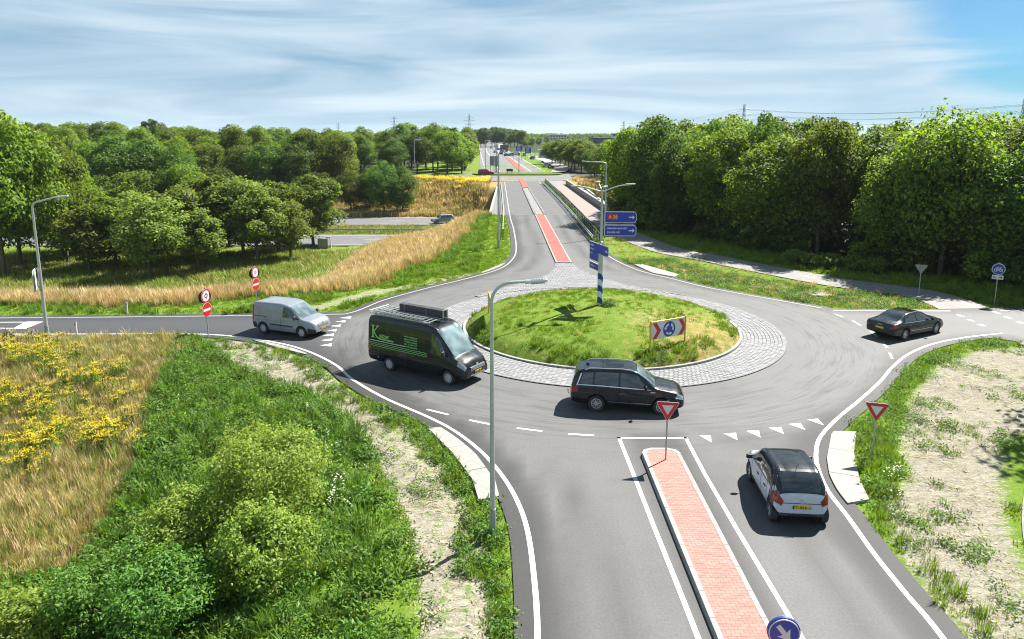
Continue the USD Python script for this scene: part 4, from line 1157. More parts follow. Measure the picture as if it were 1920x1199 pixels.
def bigvan_extras(t, sh):
    rk = obj("roof_rack", cat_([box(-3.05, .75, sd * .70 - .025, sd * .70 + .025, 2.66, 2.71) for sd in (1, -1)] + [box(-3.05, .75, -.02, .02, 2.66, 2.70)]), "galvanised", t)
    for xx in np.linspace(-3.0, .7, 14):
        obj("cross_bar", box(xx - .025, xx + .025, -.72, .72, 2.71, 2.745), "galvanised", rk)
    for xx in (-2.7, -1.2, .4):
        for sd in (1, -1):
            obj("foot", box(xx - .03, xx + .03, sd * .70 - .03, sd * .70 + .03, 2.50, 2.66), "galvanised", rk)
    obj("roller_bar", tube([(-3.12, -.7, 2.77), (-3.12, .7, 2.77)], .035, 8), "galvanised", rk)
    ld = obj("ladder", cat_([box(-2.9, .3, y_ - .02, y_ + .02, 2.76, 2.82) for y_ in (-.62, -.28)]), "alloy", rk)
    for xx in np.linspace(-2.8, .2, 12):
        obj("rung", box(xx - .018, xx + .018, -.60, -.30, 2.78, 2.81), "alloy", ld)
    # green print on the flank that faces the apron road
    sd = -1
    print_ = UsdGeom.Xform.Define(stage, numbered(f"{t.GetPath()}/side_print")).GetPrim()

    def flank(px, z):
        lo, hi = 3.0, 5.0
        for _ in range(24):
            mid = (lo + hi) / 2
            if sh.at(px, sd * mid)[2] < z: lo = mid
            else: hi = mid
        return sh.at(px, sd * lo)

    def drape(m_, x0, z0, off=.010):
        """Letters bent onto the flank: the mesh's x runs forward, its y up."""
        m_ = m_.subdivide() if len(m_.faces) < 400 else m_
        v = m_.vertices
        out = np.array([flank(x0 + a_, z0 + b_) + [0, sd * (off + c_), 0] for a_, b_, c_ in v])
        return trimesh.Trimesh(out, m_.faces, process=False)
    # a large capital with slab serifs and a sweeping leg
    K = unary_union([sbox(.09, 0, .19, .62), sbox(.02, 0, .26, .04), sbox(.02, .58, .26, .62), LineString([(.19, .30), (.46, .60)]).buffer(.03), sbox(.36, .58, .52, .62), LineString(smoothline([(.19, .32), (.34, .12), (.56, .0), (1.0, -.02), (1.45, -.02)], 6)).buffer(.035)])
    obj("letter", drape(extr(K, 0, .006), -2.78, 1.55), "green_print", print_)
    obj("lettering", drape(text("eizer", .20), -2.22, 1.60), "green_print", print_)
    for k_, z_ in enumerate((1.40, 1.30, 1.22, 1.14)):
        x0_ = -2.85 if k_ == 0 else -2.95
        band = extr(sbox(0, 0, (2.3 if k_ == 0 else 3.75), .024 if k_ else .035), 0, .004)
        band = band.subdivide().subdivide().subdivide()
        obj("stripe", drape(band, x0_, z_), "green_print" if k_ else "print_pale", print_)
    for k_, (z_, s_) in enumerate(((1.88, "Montage"), (1.76, "Service"), (1.64, "Techniek"), (1.52, "06 2184 57"), (1.40, "Installatie"))):
        m_ = text(s_, .075)
        m_.apply_scale([.82 / (m_.bounds[1, 0]), 1, 1])
        obj("lettering", drape(m_, -.62, z_), "green_print", print_)
    obj("rear_reflector", sh.patch(-2.98, -2.80, sd * 3.0, sd * 3.9, .012, 3, 4), "lens_red", t)
    for k_ in range(6):
        x_ = -2.3 + k_ * .62
        obj("side_marker", rbox(.07, .02, .05, .008, tuple(sh.at(x_, sd * 2.4) + [0, sd * .01, 0])), "print_pale", t) if k_ in (0,) else None
    obj("badge", rbox(.02, .15, .15, .01, (2.965, 0, .93)), "chrome", t)
    obj("side_moulding", sh.patch(-2.8, 2.3, sd * 3.02, sd * 3.14, .012, 14, 1), "black_plastic", t)
    obj("lower_grille", rbox(.03, 1.1, .04, .01, (3.01, 0, .50)), "chrome", t)


bv = vehicle("cargo_van", "tall black cargo van with green print and loaded roof rack", "van", BVAN, ax_, 0.345, 1.78, "paint_black_green", pos, yaw,
             side_glass=[((1.02, 1.04), (2.12, 1.52), 4.10, 4.80)], screen=(1.27, 2.30), doors=((-.52, .80), (.80, 1.95)), head=(2.52, 2.90, 3.55, 4.35), tail=None, plate_f=(3.02, .62), plate_text="VTH-38-L", mirrors=(1.82, 2.0, "black_plastic"),
             handles=((-.35, 3.5), (.98, 3.5)), rim_m="hubcap", spokes=8, extras=bigvan_extras, grille=(.70, .90, 1.15, "chrome"), bumper=[(2.72, 3.005, .9, 2.4, "black_plastic")])
cr = thing("roof_crate", "long dark crate strapped on the roof rack of the black van", "crate", (0, 0, 0), 0)
lp = np.array([[math.cos(yaw), -math.sin(yaw), 0], [math.sin(yaw), math.cos(yaw), 0], [0, 0, 1]])
bx_ = cat_([rbox(2.75, .34, .36, .02, (-.55, .36, 2.93))])
obj("casing", align(bx_, lp, pos), "dark_metal", cr)
for xx in (-1.6, -.2):
    obj("strap", align(box(xx - .03, xx + .03, .185, .535, 2.746, 3.116), lp, pos), "trim_grey", cr)
obj("end_frame", align(cat_([box(.835, .87, .17, .20, 2.746, 3.14), box(.835, .87, .52, .55, 2.746, 3.14), box(.835, .87, .20, .52, 3.11, 3.14)]), lp, pos), "galvanised", cr)

# --- white city car with a black roof
ax_ = (-1.37, 1.125)
pos, yaw = stand((1446.5, 972.5), (1409.0, 899.5), +1, 1.44, ax_)


def city_extras(t, sh):
    obj("roof", cat_([sh.patch((-1.22, -1.24), (.42, .44), sd * 5.0, sd * 7.0, .012, 14, 8) for sd in (1, -1)]), "paint_darkblue", t)
    for sd in (1, -1):
        obj("pillar_panel", sh.patch((-1.58, -1.30), (.98, .44), sd * 4.02, sd * 5.02, .004, 14, 6), "paint_black", t)
        obj("quarter_panel", sh.patch((-1.62, -1.60), (-1.16, -1.30), sd * 2.5, sd * 4.05, .006, 5, 6), "paint_black", t)
        obj("sill", sh.patch(-1.0, .78, sd * 1.6, sd * 2.35, .008, 10, 3), "black_plastic", t)
    obj("rear_frame", cat_([sh.patch(-1.69, -1.18, sd * 4.5, sd * 7, .004, 8, 8) for sd in (1, -1)]), "paint_black", t)
    obj("tailgate", cat_([sh.patch(-1.735, -1.70, sd * 4.4, sd * 7, .008, 2, 6) for sd in (1, -1)]), "paint_white", t)
    obj("tailgate_seam", cat_([box(-1.756, -1.748, -.62, .62, .735, .752)]), "black_plastic", t)
    em = cat_([align(extr(Point(0, 0).buffer(.065).difference(Point(0, 0).buffer(.042)), 0, .012), np.array([[0, 0, -1], [-1, 0, 0], [0, 1, 0]]), (-1.744, 0, .80)), align(extr(Polygon([(.02, -.05), (.09, 0), (.02, .05)]), 0, .014), np.array([[0, 0, -1], [-1, 0, 0], [0, 1, 0]]), (-1.744, 0, .80))])
    obj("emblem", em, "chrome", t)
    obj("lower_bumper", rbox(.20, 1.30, .20, .07, (-1.64, 0, .39)), "black_plastic", t, smooth=40)
    for sd in (1, -1):
        obj("exhaust_trim", rbox(.06, .26, .07, .02, (-1.745, sd * .52, .38)), "dark_metal", t)
    obj("aerial", tube([(-1.02, 0, 1.53), (-1.24, 0, 1.74)], .007, 5), "black_plastic", t)
    obj("wiper", tube([sh.at(-1.66, 6.9) + [-.03, 0, .02], sh.at(-1.60, -6.2) + [-.03, 0, .02]], .012, 5), "black_plastic", t)
    obj("bonnet_edge", sh.patch(1.10, 1.14, 5.1, 7, .01, 1, 4), "black_plastic", t)


vehicle("city_car", "white city car with dark roof approaching the give-way line", "car", SMALL, ax_, 0.30, 1.46, "paint_white", pos, yaw,
        side_glass=[((-1.10, -1.06), (-.36, -.36), 4.14, 4.84), ((-.28, -.28), (.80, .50), 4.14, 4.84)], screen=(.50, 1.08), rear=(-1.665, -1.24), doors=((-.98, -.32), (-.32, .74)), head=(1.28, 1.6, 3.5, 4.5), tail=(-1.740, -1.58, 3.30, 4.45), plate_r=(-1.757, .62), plate_text="TT-814-J",
        mirrors=(.66, 1.0, "black_plastic"), handles=((-.78, 3.55), (.0, 3.6)), spokes=5, extras=city_extras)

# --- dark saloon leaving
ax_ = (-1.345, 1.495)
pos, yaw = stand((1695.6, 637.5), (1751.5, 625.8), -1, 1.60, ax_)


def saloon_extras(t, sh):
    for sd in (1, -1):
        obj("flank_trim", sh.patch(-.9, 1.0, sd * 2.62, sd * 2.72, .010, 10, 1), "chrome", t)
        obj("window_trim", sh.patch(-1.45, .98, sd * 4.02, sd * 4.08, .010, 14, 1), "chrome", t)
    obj("boot_badge", rbox(.012, .30, .05, .004, (-2.405, 0, .86)), "chrome", t)
    obj("sunroof", cat_([sh.patch(-.5, .1, sd * 5.6, sd * 7, .006, 5, 5) for sd in (1, -1)]), "car_glass", t)


saloon = vehicle("saloon_car", "dark blue-black saloon car leaving on the right-hand arm", "car", SEDAN, ax_, 0.33, 1.58, "paint_darkblue", pos, yaw,
                 side_glass=[((-1.46, -1.22), (-.42, -.40), 4.14, 4.82), ((-.34, -.34), (1.02, .44), 4.14, 4.82)], screen=(.34, 1.18), rear=(-1.82, -1.02), doors=((-1.20, -.38), (-.38, .82)), head=(1.98, 2.36, 3.55, 4.4), tail=(-2.42, -2.10, 3.45, 4.1), plate_r=(-2.432, .70), mirrors=(.78, 1.0, "paint_darkblue"),
                 handles=((-1.0, 3.6), (.0, 3.6)), spokes=10, extras=saloon_extras, screen_m="car_glass", grille=(.44, .60, .8, "chrome"))

# --- silver hatchback on the sunken highway, red car at the far junction
ax_ = (-1.25, 1.35)
HATCH = [(x_ * 0.93, zb, wm, wl, zl, wr, zr * .95, zt * .93) for (x_, zb, wm, wl, zl, wr, zr, zt) in SUV]
pos, yaw = stand((846, 419.0), (817, 420.5), +1, 1.56, (-1.16, 1.32), LOW + 0.17)
hatch = vehicle("hatchback_car", "silver hatchback driving along the sunken highway", "car", HATCH, (-1.16, 1.32), 0.32, 1.58, "paint_silver", pos, yaw,
                side_glass=[((-1.70, -1.60), (-.36, -.34), 4.14, 4.82), ((-.28, -.28), (.85, .44), 4.14, 4.82)], screen=(.38, 1.08), rear=(-2.08, -1.85), head=(1.8, 2.14, 3.55, 4.3), tail=(-2.18, -1.9, 3.3, 4.0), mirrors=(.7, 1.0, "paint_silver"), spokes=8, screen_m="car_glass", grille=(.44, .62, .85, "dark_metal"))
p_ = G(911, 329.5)
vehicle("hatchback_car", "dark red car turning at the distant junction beyond the bridge", "car", HATCH, (-1.16, 1.32), 0.32, 1.58, "paint_red", (p_[0], p_[1] + 1.0, 0.03), math.radians(8), side_glass=[((-1.70, -1.60), (-.36, -.34), 4.14, 4.82), ((-.28, -.28), (.85, .44), 4.14, 4.82)], screen=(.38, 1.08), rear=(-2.08, -1.85), tail=(-2.18, -1.9, 3.3, 4.0), spokes=8, screen_m="car_glass")
# ------------------------------------------------------------------ street furniture
def disc(r, th=0.012, n=32):
    m = trimesh.creation.cylinder(r, th, sections=n)
    return m


def facing(az, tilt=0.0):
    """Rotation whose +z is a panel's face normal with heading az (from +x), whose x runs to the viewer's right and y up."""
    nrm = np.array([math.cos(az), math.sin(az), 0.0])
    up = np.array([0, 0, 1.0])
    right = np.cross(up, nrm)
    return np.stack([right, up, nrm], 1)


def shape(poly, z0, z1, R, c):
    return align(extr(poly, z0, z1), R, c)


def pole_mesh(h, r0, r1, z0=-0.3):
    return tube([(0, 0, z0), (0, 0, h * 0.5), (0, 0, h)], [r0, (r0 + r1) / 2, r1], 12)


def street_lamp(label, loc, h, az, arm, rise, r0=0.085, r1=0.045, door=True, bend=0.55, head=0.75, group=None, cat="street lamp"):
    t = thing("street_lamp", label, cat, loc, 0, group)
    d = np.array([math.cos(az), math.sin(az), 0])
    obj("pole", pole_mesh(h - bend, r0, r1), "galvanised", t, smooth=50)
    obj("base_sleeve", tube([(0, 0, -.05), (0, 0, .9)], r0 + .012, 12), "grey_metal", t, smooth=50)
    obj("service_door", align(rbox(.09, .40, .02, .008), facing(az + math.pi / 2), np.array([0, 0, .75]) + facing(az + math.pi / 2)[:, 2] * (r0 + .008)), "galvanised", t)
    pts = []
    for q in np.linspace(0, math.pi / 2, 8):
        pts.append(np.array([0, 0, h - bend]) + d * bend * (1 - math.cos(q)) + np.array([0, 0, 1]) * bend * math.sin(q))
    end = pts[-1] + d * (arm - bend) + np.array([0, 0, rise])
    obj("arm", tube(pts + [end], [r1] * 8 + [r1 * .8], 10), "galvanised", t, smooth=50)
    hd = rbox(head, .26, .09, .035)
    R = np.stack([d * math.cos(.08) + np.array([0, 0, math.sin(.08)]), np.cross([0, 0, 1.0], d), np.array([0, 0, 1.0])], 1)
    hp = obj("lamp_head", align(hd, R, end + d * head * .42 + [0, 0, .02]), "alloy", t, smooth=40)
    obj("lens", align(rbox(head * .6, .18, .03, .012), R, end + d * head * .5 + [0, 0, -.035]), "lens_glass", hp)
    obj("cooling_fin", align(cat_([box(-head * .2 + .07 * k, -head * .2 + .07 * k + .02, -.1, .1, .04, .065) for k in range(5)]), R, end + d * head * .42 + [0, 0, .02]), "grey_metal", hp) if door else None
    return t


def at_ground(px, py):
    p = hit(px, py)
    return (p[0], p[1], p[2])


street_lamp("tall grey street lamp in the foreground verge beside the give-way bend", at_ground(924, 1008), 7.55, math.radians(2), 0.95, 0.02, head=.62)
L2 = street_lamp("grey street lamp carrying sign plates beside the left side arm", at_ground(90, 640), 7.85, math.radians(12), 1.15, 0.22, r0=.10, r1=.055, bend=.35)
for k_, (hz, sx, sy) in enumerate(((3.55, .30, 1.25),)):
    Rf = facing(math.radians(206))
    pl_ = obj("sign_plate", align(rbox(.95, 1.2, .03, .02), Rf, np.array([-.30, -.06, 3.5])), "stripe_white", L2)
    obj("bracket", cat_([box(-.2, .0, -.03, .03, z_, z_ + .05) for z_ in (3.1, 3.85)]), "grey_metal", pl_)
    obj("sign_plate", align(rbox(.75, 1.3, .03, .02), facing(math.radians(222)), np.array([.05, -.16, 3.55])), "sign_back", L2)
street_lamp("thin street lamp behind the blue direction panels beside the cycle path", (G(1134, 446)[0], G(1134, 446)[1], terrain(*G(1134, 446)[:2])), 8.3, math.radians(178), 2.0, 0.1, r0=.11, r1=.07, bend=.3)
street_lamp("tall dark lamp post at the left end of the bridge railing", (G(935, 466)[0] , G(935, 466)[1], 0), 9.6, math.radians(100), 1.2, .1, r0=.13, r1=.08, bend=.3)
for (px_, py_, h_, az_, lab) in [(778, 330, 9.5, 20, "lone thin lamp post beside the distant trees left of the bridge"), (910, 318, 9.0, 10, "thin lamp post on the grass strip left of the far road"), (1003, 296, 9.0, 170, "small lamp post at the far crossing beyond the blue boards"),
                                 (1018, 292, 9.0, 170, "small lamp post before the pale building site at the far crossing"), (931, 326, 8.5, 20, "thin lamp post beside the grey sign backs at the far junction"), (973, 326, 6.0, 90, "white post with small plate on the far red median")]:
    q_ = G(px_, py_)
    street_lamp(lab, (q_[0], q_[1], 0.0), h_, math.radians(az_), 1.5, .1, r0=.14, r1=.10, door=False, bend=.3)

# mast with the direction boards in the middle of the mound
mz = float(hill(RC[0] + 0.02, RC[1] - 0.1))
mast = thing("signpost_mast", "mast with blue and white bands carrying lamps on the roundabout mound", "signpost", (RC[0], RC[1], mz - 0.05))
obj("column", tube([(0, 0, -.3), (0, 0, 3.9), (0, 0, 3.95), (0, 0, 6.75)], [.155, .125, .075, .06], 16), "galvanised", mast, smooth=40)
for k_ in range(6):
    z0 = 0.05 + k_ * .36
    n_ = 24
    vs_, fs_ = [], []
    for i_ in range(n_ + 1):
        a_ = 2 * math.pi * i_ / n_
        dz = .20 * math.cos(a_ + 2.2)
        for zz in (z0 + dz, z0 + .36 + dz):
            zz = min(max(zz, 0), 2.2)
            vs_.append((.162 * math.cos(a_), .162 * math.sin(a_), zz))
    for i_ in range(n_):
        q_ = 2 * i_
        fs_ += [(q_, q_ + 2, q_ + 3), (q_, q_ + 3, q_ + 1)]
    obj("band", (np.array(vs_), np.array(fs_)), "stripe_blue" if k_ % 2 == 0 else "stripe_white", mast, smooth=True)
obj("top_joint", tube([(0, 0, 6.7), (0, 0, 6.95)], .075, 10), "galvanised", mast)
for (az_, ln, rise) in ((4, 1.75, .42), (176, 1.65, .30), (105, .9, .5), (60, .5, .26)):
    a_ = math.radians(az_)
    d_ = np.array([math.cos(a_), math.sin(a_), 0])
    ar = obj("lamp_arm", tube([(0, 0, 6.85), d_ * ln * .55 + [0, 0, 6.85 + rise * .8], d_ * ln + [0, 0, 6.85 + rise]], .035, 8), "galvanised", mast, smooth=50)
    R_ = np.stack([d_, np.cross([0, 0, 1.0], d_), [0, 0, 1.0]], 1)
    obj("lamp_head", align(rbox(.55, .2, .07, .03), R_, d_ * (ln - .1) + [0, 0, 6.87 + rise]), "alloy", ar, smooth=40)


def direction_board(parent, name, w, h, c, az, lines, arrow=True, red=None, m="panel_blue", notch=True):
    """A board with white rim, lettering and an arrow; c is its left lower corner seen from the front, az its face heading."""
    R = facing(az)
    out = Polygon([(0, 0), (w - .12, 0), (w, .14), (w, h - .14), (w - .12, h), (0, h)]) if notch else sbox(0, 0, w, h)
    out = out.buffer(-.05).buffer(.05)
    b_ = obj(name, shape(out, -.03, 0, R, c), "sign_white", parent)
    obj("face", shape(out.buffer(-.035), 0, .006, R, c), m, b_)
    y_ = h - .10
    if red:
        obj("road_number", shape(sbox(.16, h * .28, .74, h * .78).buffer(.02), .006, .010, R, c), "sign_red", b_)
        t_ = text(red, .17)
        t_.apply_translation([.22, h * .40, .010])
        obj("characters", align(t_, R, c), "sign_white", b_)
    for k_, ln in enumerate(lines):
        t_ = text(ln, .115)
        t_.apply_translation([.13, y_ - .15 - .235 * k_, .006])
        obj("lettering", align(t_, R, c), "sign_white", b_)
    if arrow:
        ar = unary_union([LineString([(-.12, 0), (.10, 0)]).buffer(.035), Polygon([(.06, .11), (.20, 0), (.06, -.11)])])
        ar = shapely.affinity.translate(ar, w - .30, h / 2)
        obj("arrow", shape(ar, .006, .010, R, c), "sign_white", b_)
    return b_


import shapely.affinity
AZ_CAM = math.atan2(-40.9, -5.25)
boards = thing("direction_board", "upper blue direction board with red road number A 28 on the mast", "sign", (RC[0], RC[1], mz))
direction_board(boards, "panel", 1.85, .66, np.array([.16, -.17, 5.00]), math.radians(-93), [], red="A 28")
boards = thing("direction_board", "lower blue direction board with two lines of lettering on the mast", "sign", (RC[0], RC[1], mz))
direction_board(boards, "panel", 1.85, .66, np.array([.16, -.17, 4.22]), math.radians(-93), ["Heerenveen 80", "Zwolle 40"])
for k_, (nm_, z_, w_, h_, m_, lab) in enumerate((("direction_board", 3.12, 2.7, .62, "panel_blue", "blue direction board seen at a steep angle below the others"),
                                             ("direction_board", 2.62, 1.35, .62, "stripe_white", "white square direction board seen at a steep angle on the mast"), ("direction_board", 2.08, 1.35, .42, "stripe_white", "lowest small white direction board on the banded mast"))):
    a_ = math.radians(197)
    b_ = thing(nm_, lab, "sign", (RC[0], RC[1], mz))
    R_ = facing(a_)
    c_ = R_[:, 0] * (-1.35) + np.array([0, 0, z_]) + R_[:, 2] * .14
    direction_board(b_, "panel", w_, h_, c_, a_, ["Hattem", "Wezep"] if k_ == 0 else (["P+R"] if k_ == 1 else ["Centrum"]), arrow=k_ == 0, m=m_ if k_ == 0 else "sign_blue", notch=k_ == 0)


def chevron_board(label, c, az, w=2.45, h=.86):
    t = thing("roundabout_board", label, "sign", c)
    R = facing(az)
    for sx in (-1, 1):
        obj("post", align(tube([(0, -.75, 0), (0, 1.40, 0)], .045, 10), R, R[:, 0] * sx * (w / 2 + .02)), "post_yellow", t, smooth=40)
    obj("top_rail", align(tube([(-w / 2, 1.31, 0), (w / 2, 1.31, 0)], .035, 8), R, (0, 0, 0)), "post_yellow", t)
    p0 = np.array([0, 0, .40])
    b_ = obj("panel", shape(sbox(-w / 2 + .03, 0, w / 2 - .03, h), -.015, .015, R, p0), "sign_white", t)
    for sx in (-.98, .72):
        ch = Polygon([(sx - .05, 0.01), (sx + .20, .01), (sx + .50, h / 2), (sx + .20, h - .01), (sx - .05, h - .01), (sx + .24, h / 2)]).intersection(sbox(-w / 2 + .04, 0, w / 2 - .04, h))
        obj("chevron", shape(ch, .015, .021, R, p0), "sign_red", b_)
    ctr = Point(.06, h / 2)
    d_ = obj("disc", shape(ctr.buffer(.40), .015, .024, R, p0), "sign_blue", b_)
    for k_ in range(3):
        a0 = math.radians(90 + 120 * k_ + 10)
        arc = [(.06 + .25 * math.cos(a0 - q), h / 2 + .25 * math.sin(a0 - q)) for q in np.linspace(0, -math.radians(62), 8)]
        body_ = LineString(arc).buffer(.048, cap_style="flat")
        e_ = np.array(arc[-1]); tdir = e_ - np.array(arc[-2]); tdir /= np.linalg.norm(tdir); nn = np.array([-tdir[1], tdir[0]])
        tip = Polygon([e_ + nn * .10, e_ + tdir * .14, e_ - nn * .10])
        obj("arrow", shape(unary_union([body_, tip]), .024, .029, R, p0), "sign_white", d_)
    obj("panel_back", shape(sbox(-w / 2 + .03, 0, w / 2 - .03, h), -.020, -.016, R, p0), "sign_back", t)
    return t


a_, b_ = hit(1219, 655), hit(1283, 641.5)
m_ = (a_ + b_) / 2
az_ = math.atan2(b_[1] - a_[1], b_[0] - a_[0]) - math.pi / 2
chevron_board("white board with red chevrons and blue roundabout disc, facing the camera", (m_[0], m_[1], float(ground(m_[0], m_[1]))), az_, w=float(np.linalg.norm(b_ - a_)))
m_ = hit(919, 598)
chevron_board("yellow-framed roundabout board seen edge-on at the left rim of the island", (m_[0], m_[1], float(ground(m_[0], m_[1]))), math.radians(186))


def road_sign_pole(t, h, r=.03, lean=0.0):
    obj("pole", tube([(0, 0, -.3), (0, 0, h)], r, 10), "grey_metal", t, smooth=50)
    obj("cap", tube([(0, 0, h), (0, 0, h + .02)], r + .006, 10), "dark_metal", t)


def give_way(label, loc, az, h=2.15, side=.78, name="give_way_sign"):
    t = thing(name, label, "sign", loc)
    road_sign_pole(t, h)
    R = facing(az)
    hh = side * .866
    tri = Polygon([(-side / 2, hh), (side / 2, hh), (0, 0)]).buffer(-.03).buffer(.03)
    p0 = np.array([0, 0, h - hh - .01]) + R[:, 2] * .045
    pl_ = obj("plate", shape(tri.buffer(.014), -.012, 0, R, p0), "sign_white", t)
    obj("border", shape(tri.difference(shapely.affinity.scale(tri.buffer(-.105), 1, 1)), 0, .004, R, p0), "sign_red", pl_)
    obj("plate_back", shape(tri.buffer(.014), -.016, -.013, R, p0), "sign_back", t)
    for z_ in (.25, .5):
        obj("clamp", align(box(-.05, .05, z_ - .015, z_ + .015, -.075, -.012), R, p0), "grey_metal", t)
    return t


give_way("red and white give-way triangle standing on the red brick island", (*G(1248, 862, .14)[:2], .14), math.radians(-97))
g_ = hit(1635, 862)
give_way("red and white give-way triangle in the grass beside the concrete slab", tuple(g_), math.radians(-108))
g_ = hit(1722, 556)
give_way("grey back of a triangular sign at the cycle path corner", tuple(g_), math.radians(62), h=2.3)


def no_entry_pair(label, loc, az, top_mark):
    t = thing("no_entry_sign", label, "sign", loc)
    road_sign_pole(t, 2.95, .035)
    R = facing(az)
    for k_, z_ in enumerate((2.52, 1.72)):
        p0 = np.array([0, 0, z_]) + R[:, 2] * .05
        d_ = obj("disc", shape(Point(0, 0).buffer(.40, 24), -.012, 0, R, p0), "sign_white", t)
        if k_ == 0:
            obj("ring", shape(Point(0, 0).buffer(.395, 24).difference(Point(0, 0).buffer(.305, 24)), 0, .004, R, p0), "sign_red", d_)
            if top_mark:
                obj("symbol", shape(unary_union([Point(0, 0).buffer(.13).difference(Point(0, 0).buffer(.075)), sbox(-.03, -.17, .03, -.12), sbox(-.03, .12, .03, .17)]), 0, .004, R, p0), "sign_black", d_)
            else:
                obj("symbol", shape(Point(0, 0).buffer(.10).difference(Point(0, 0).buffer(.05)), 0, .004, R, p0), "sign_back", d_)
        else:
            obj("red_face", shape(Point(0, 0).buffer(.385, 24).difference(sbox(-.30, -.075, .30, .075)), 0, .004, R, p0), "sign_red", d_)
        obj("disc_back", shape(Point(0, 0).buffer(.40, 24), -.017, -.013, R, p0), "sign_back", t)
    Rb = facing(az + math.radians(152))
    obj("side_plate", shape(Point(0, 0).buffer(.36, 24), -.012, 0, Rb, np.array([0, 0, 2.45]) + Rb[:, 2] * .09), "dark_metal", t)
    return t


no_entry_pair("pair of red no-entry discs on a pole in the near verge of the side arm", tuple(hit(391, 636)), math.radians(-14), True)
no_entry_pair("pair of red no-entry discs on a pole behind the silver van", tuple(hit(482, 581)), math.radians(-14), False)

# cycle route sign
g_ = hit(1864, 574)
t = thing("cycle_route_sign", "round blue cycle sign with a white plate below it on the far verge", "sign", tuple(g_))
road_sign_pole(t, 2.95)
R = facing(math.radians(-124))
p0 = np.array([0, 0, 2.55]) + R[:, 2] * .045
d_ = obj("disc", shape(Point(0, 0).buffer(.38, 24), -.012, 0, R, p0), "sign_white", t)
obj("face", shape(Point(0, 0).buffer(.345, 24), 0, .004, R, p0), "sign_blue", d_)
bike = unary_union([Point(-.15, -.08).buffer(.10).difference(Point(-.15, -.08).buffer(.072)), Point(.15, -.08).buffer(.10).difference(Point(.15, -.08).buffer(.072)), LineString([(-.15, -.08), (-.06, .08), (.10, .08), (0, -.08), (-.15, -.08)]).buffer(.013), LineString([(.15, -.08), (.09, .13), (.14, .15)]).buffer(.013), LineString([(0, -.08), (-.07, .11)]).buffer(.013), sbox(-.12, .11, -.02, .135)])
obj("cycle_symbol", shape(bike, .004, .008, R, p0), "sign_white", d_)
sp_ = obj("plate", shape(sbox(-.32, -.70, .32, -.43), -.012, 0, R, p0), "sign_white", t)
for sx in (-.16, .16):
    ar = unary_union([sbox(-.03, -.025, .10, .025), Polygon([(-.12, 0), (-.02, .08), (-.02, -.08)])])
    ar = shapely.affinity.translate(shapely.affinity.scale(ar, -1 if sx > 0 else 1, 1, origin=(0, 0)), sx, -.565)
    obj("arrow", shape(ar, 0, .004, R, p0), "sign_black", sp_)

# keep-right disc on the island, at the lower edge of the picture
q_ = G(1469, 1183, 1.15)
t = thing("keep_right_sign", "blue disc with a white slanting arrow on the brick island", "sign", (min(q_[0], IX1 - .25), q_[1], .14))
obj("pole", tube([(0, 0, -.1), (0, 0, 1.32)], .055, 12), "sign_white", t, smooth=50)
R = facing(math.radians(-97))
p0 = np.array([0, 0, 1.0]) + R[:, 2] * .07
d_ = obj("disc", shape(Point(0, 0).buffer(.315, 32), -.03, 0, R, p0), "sign_white", t)
obj("face", shape(Point(0, 0).buffer(.295, 32), 0, .004, R, p0), "sign_blue", d_)
ar = unary_union([sbox(-.05, -.02, .05, .22), Polygon([(-.16, .02), (0, -.21), (.16, .02), (.05, -.01), (-.05, -.01)])])
obj("arrow", shape(shapely.affinity.rotate(ar, 38, origin=(0, 0)), .004, .008, R, p0), "sign_white", d_)
obj("shell", shape(Point(0, 0).buffer(.34, 32), -.09, -.031, R, p0), "sign_blue", t)

# marker posts
for (px_, py_, lab) in ((144, 630, "white marker post on the near edge of the left side arm"), (239, 590, "white marker post on the far edge of the left side arm")):
    t = thing("marker_post", lab, "marker post", tuple(hit(px_, py_)))
    obj("post", extr(Point(0, 0).buffer(.055, 8), -.2, .85), "sign_white", t)
    obj("reflector", box(-.03, .03, -.062, -.054, .62, .76), "sign_red", t)
    obj("top", extr(Point(0, 0).buffer(.058, 8), .85, .88), "trim_grey", t)

# white frame and box beside the highway
q_ = hit(620, 466)
t = thing("control_cabinet", "white angled bracket and grey cabinet beside the sunken highway", "cabinet", tuple(q_))
obj("box", rbox(1.5, .8, 1.5, .05, (-1.1, 0, .75)), "sign_back", t)
obj("bracket", cat_([box(-.09, .09, -.09, .09, -.2, 1.75), box(-.62, -.09, -.09, .09, 1.58, 1.75)]), "sign_white", t)


# railings of the bridge
def railing(label, pts, m_post, m_rail, heights, step, h, r=0.04, name="bridge_railing", posts_m=0.05):
    p = np.array(pts, float)
    t = thing(name, label, "railing", (p[0][0], p[0][1], 0))
    ls = LineString(p)
    o = p[0]
    for z_ in heights:
        q = np.c_[p - o, np.full(len(p), z_)]
        obj("rail", tube(q, r, 6), m_rail, t)
    n_ = int(ls.length / step)
    for k_ in range(n_ + 1):
        c_ = np.array(ls.interpolate(k_ * ls.length / n_).coords[0]) - o
        obj("post", box(c_[0] - posts_m, c_[0] + posts_m, c_[1] - posts_m, c_[1] + posts_m, -.3, h), m_post, t)
    return t


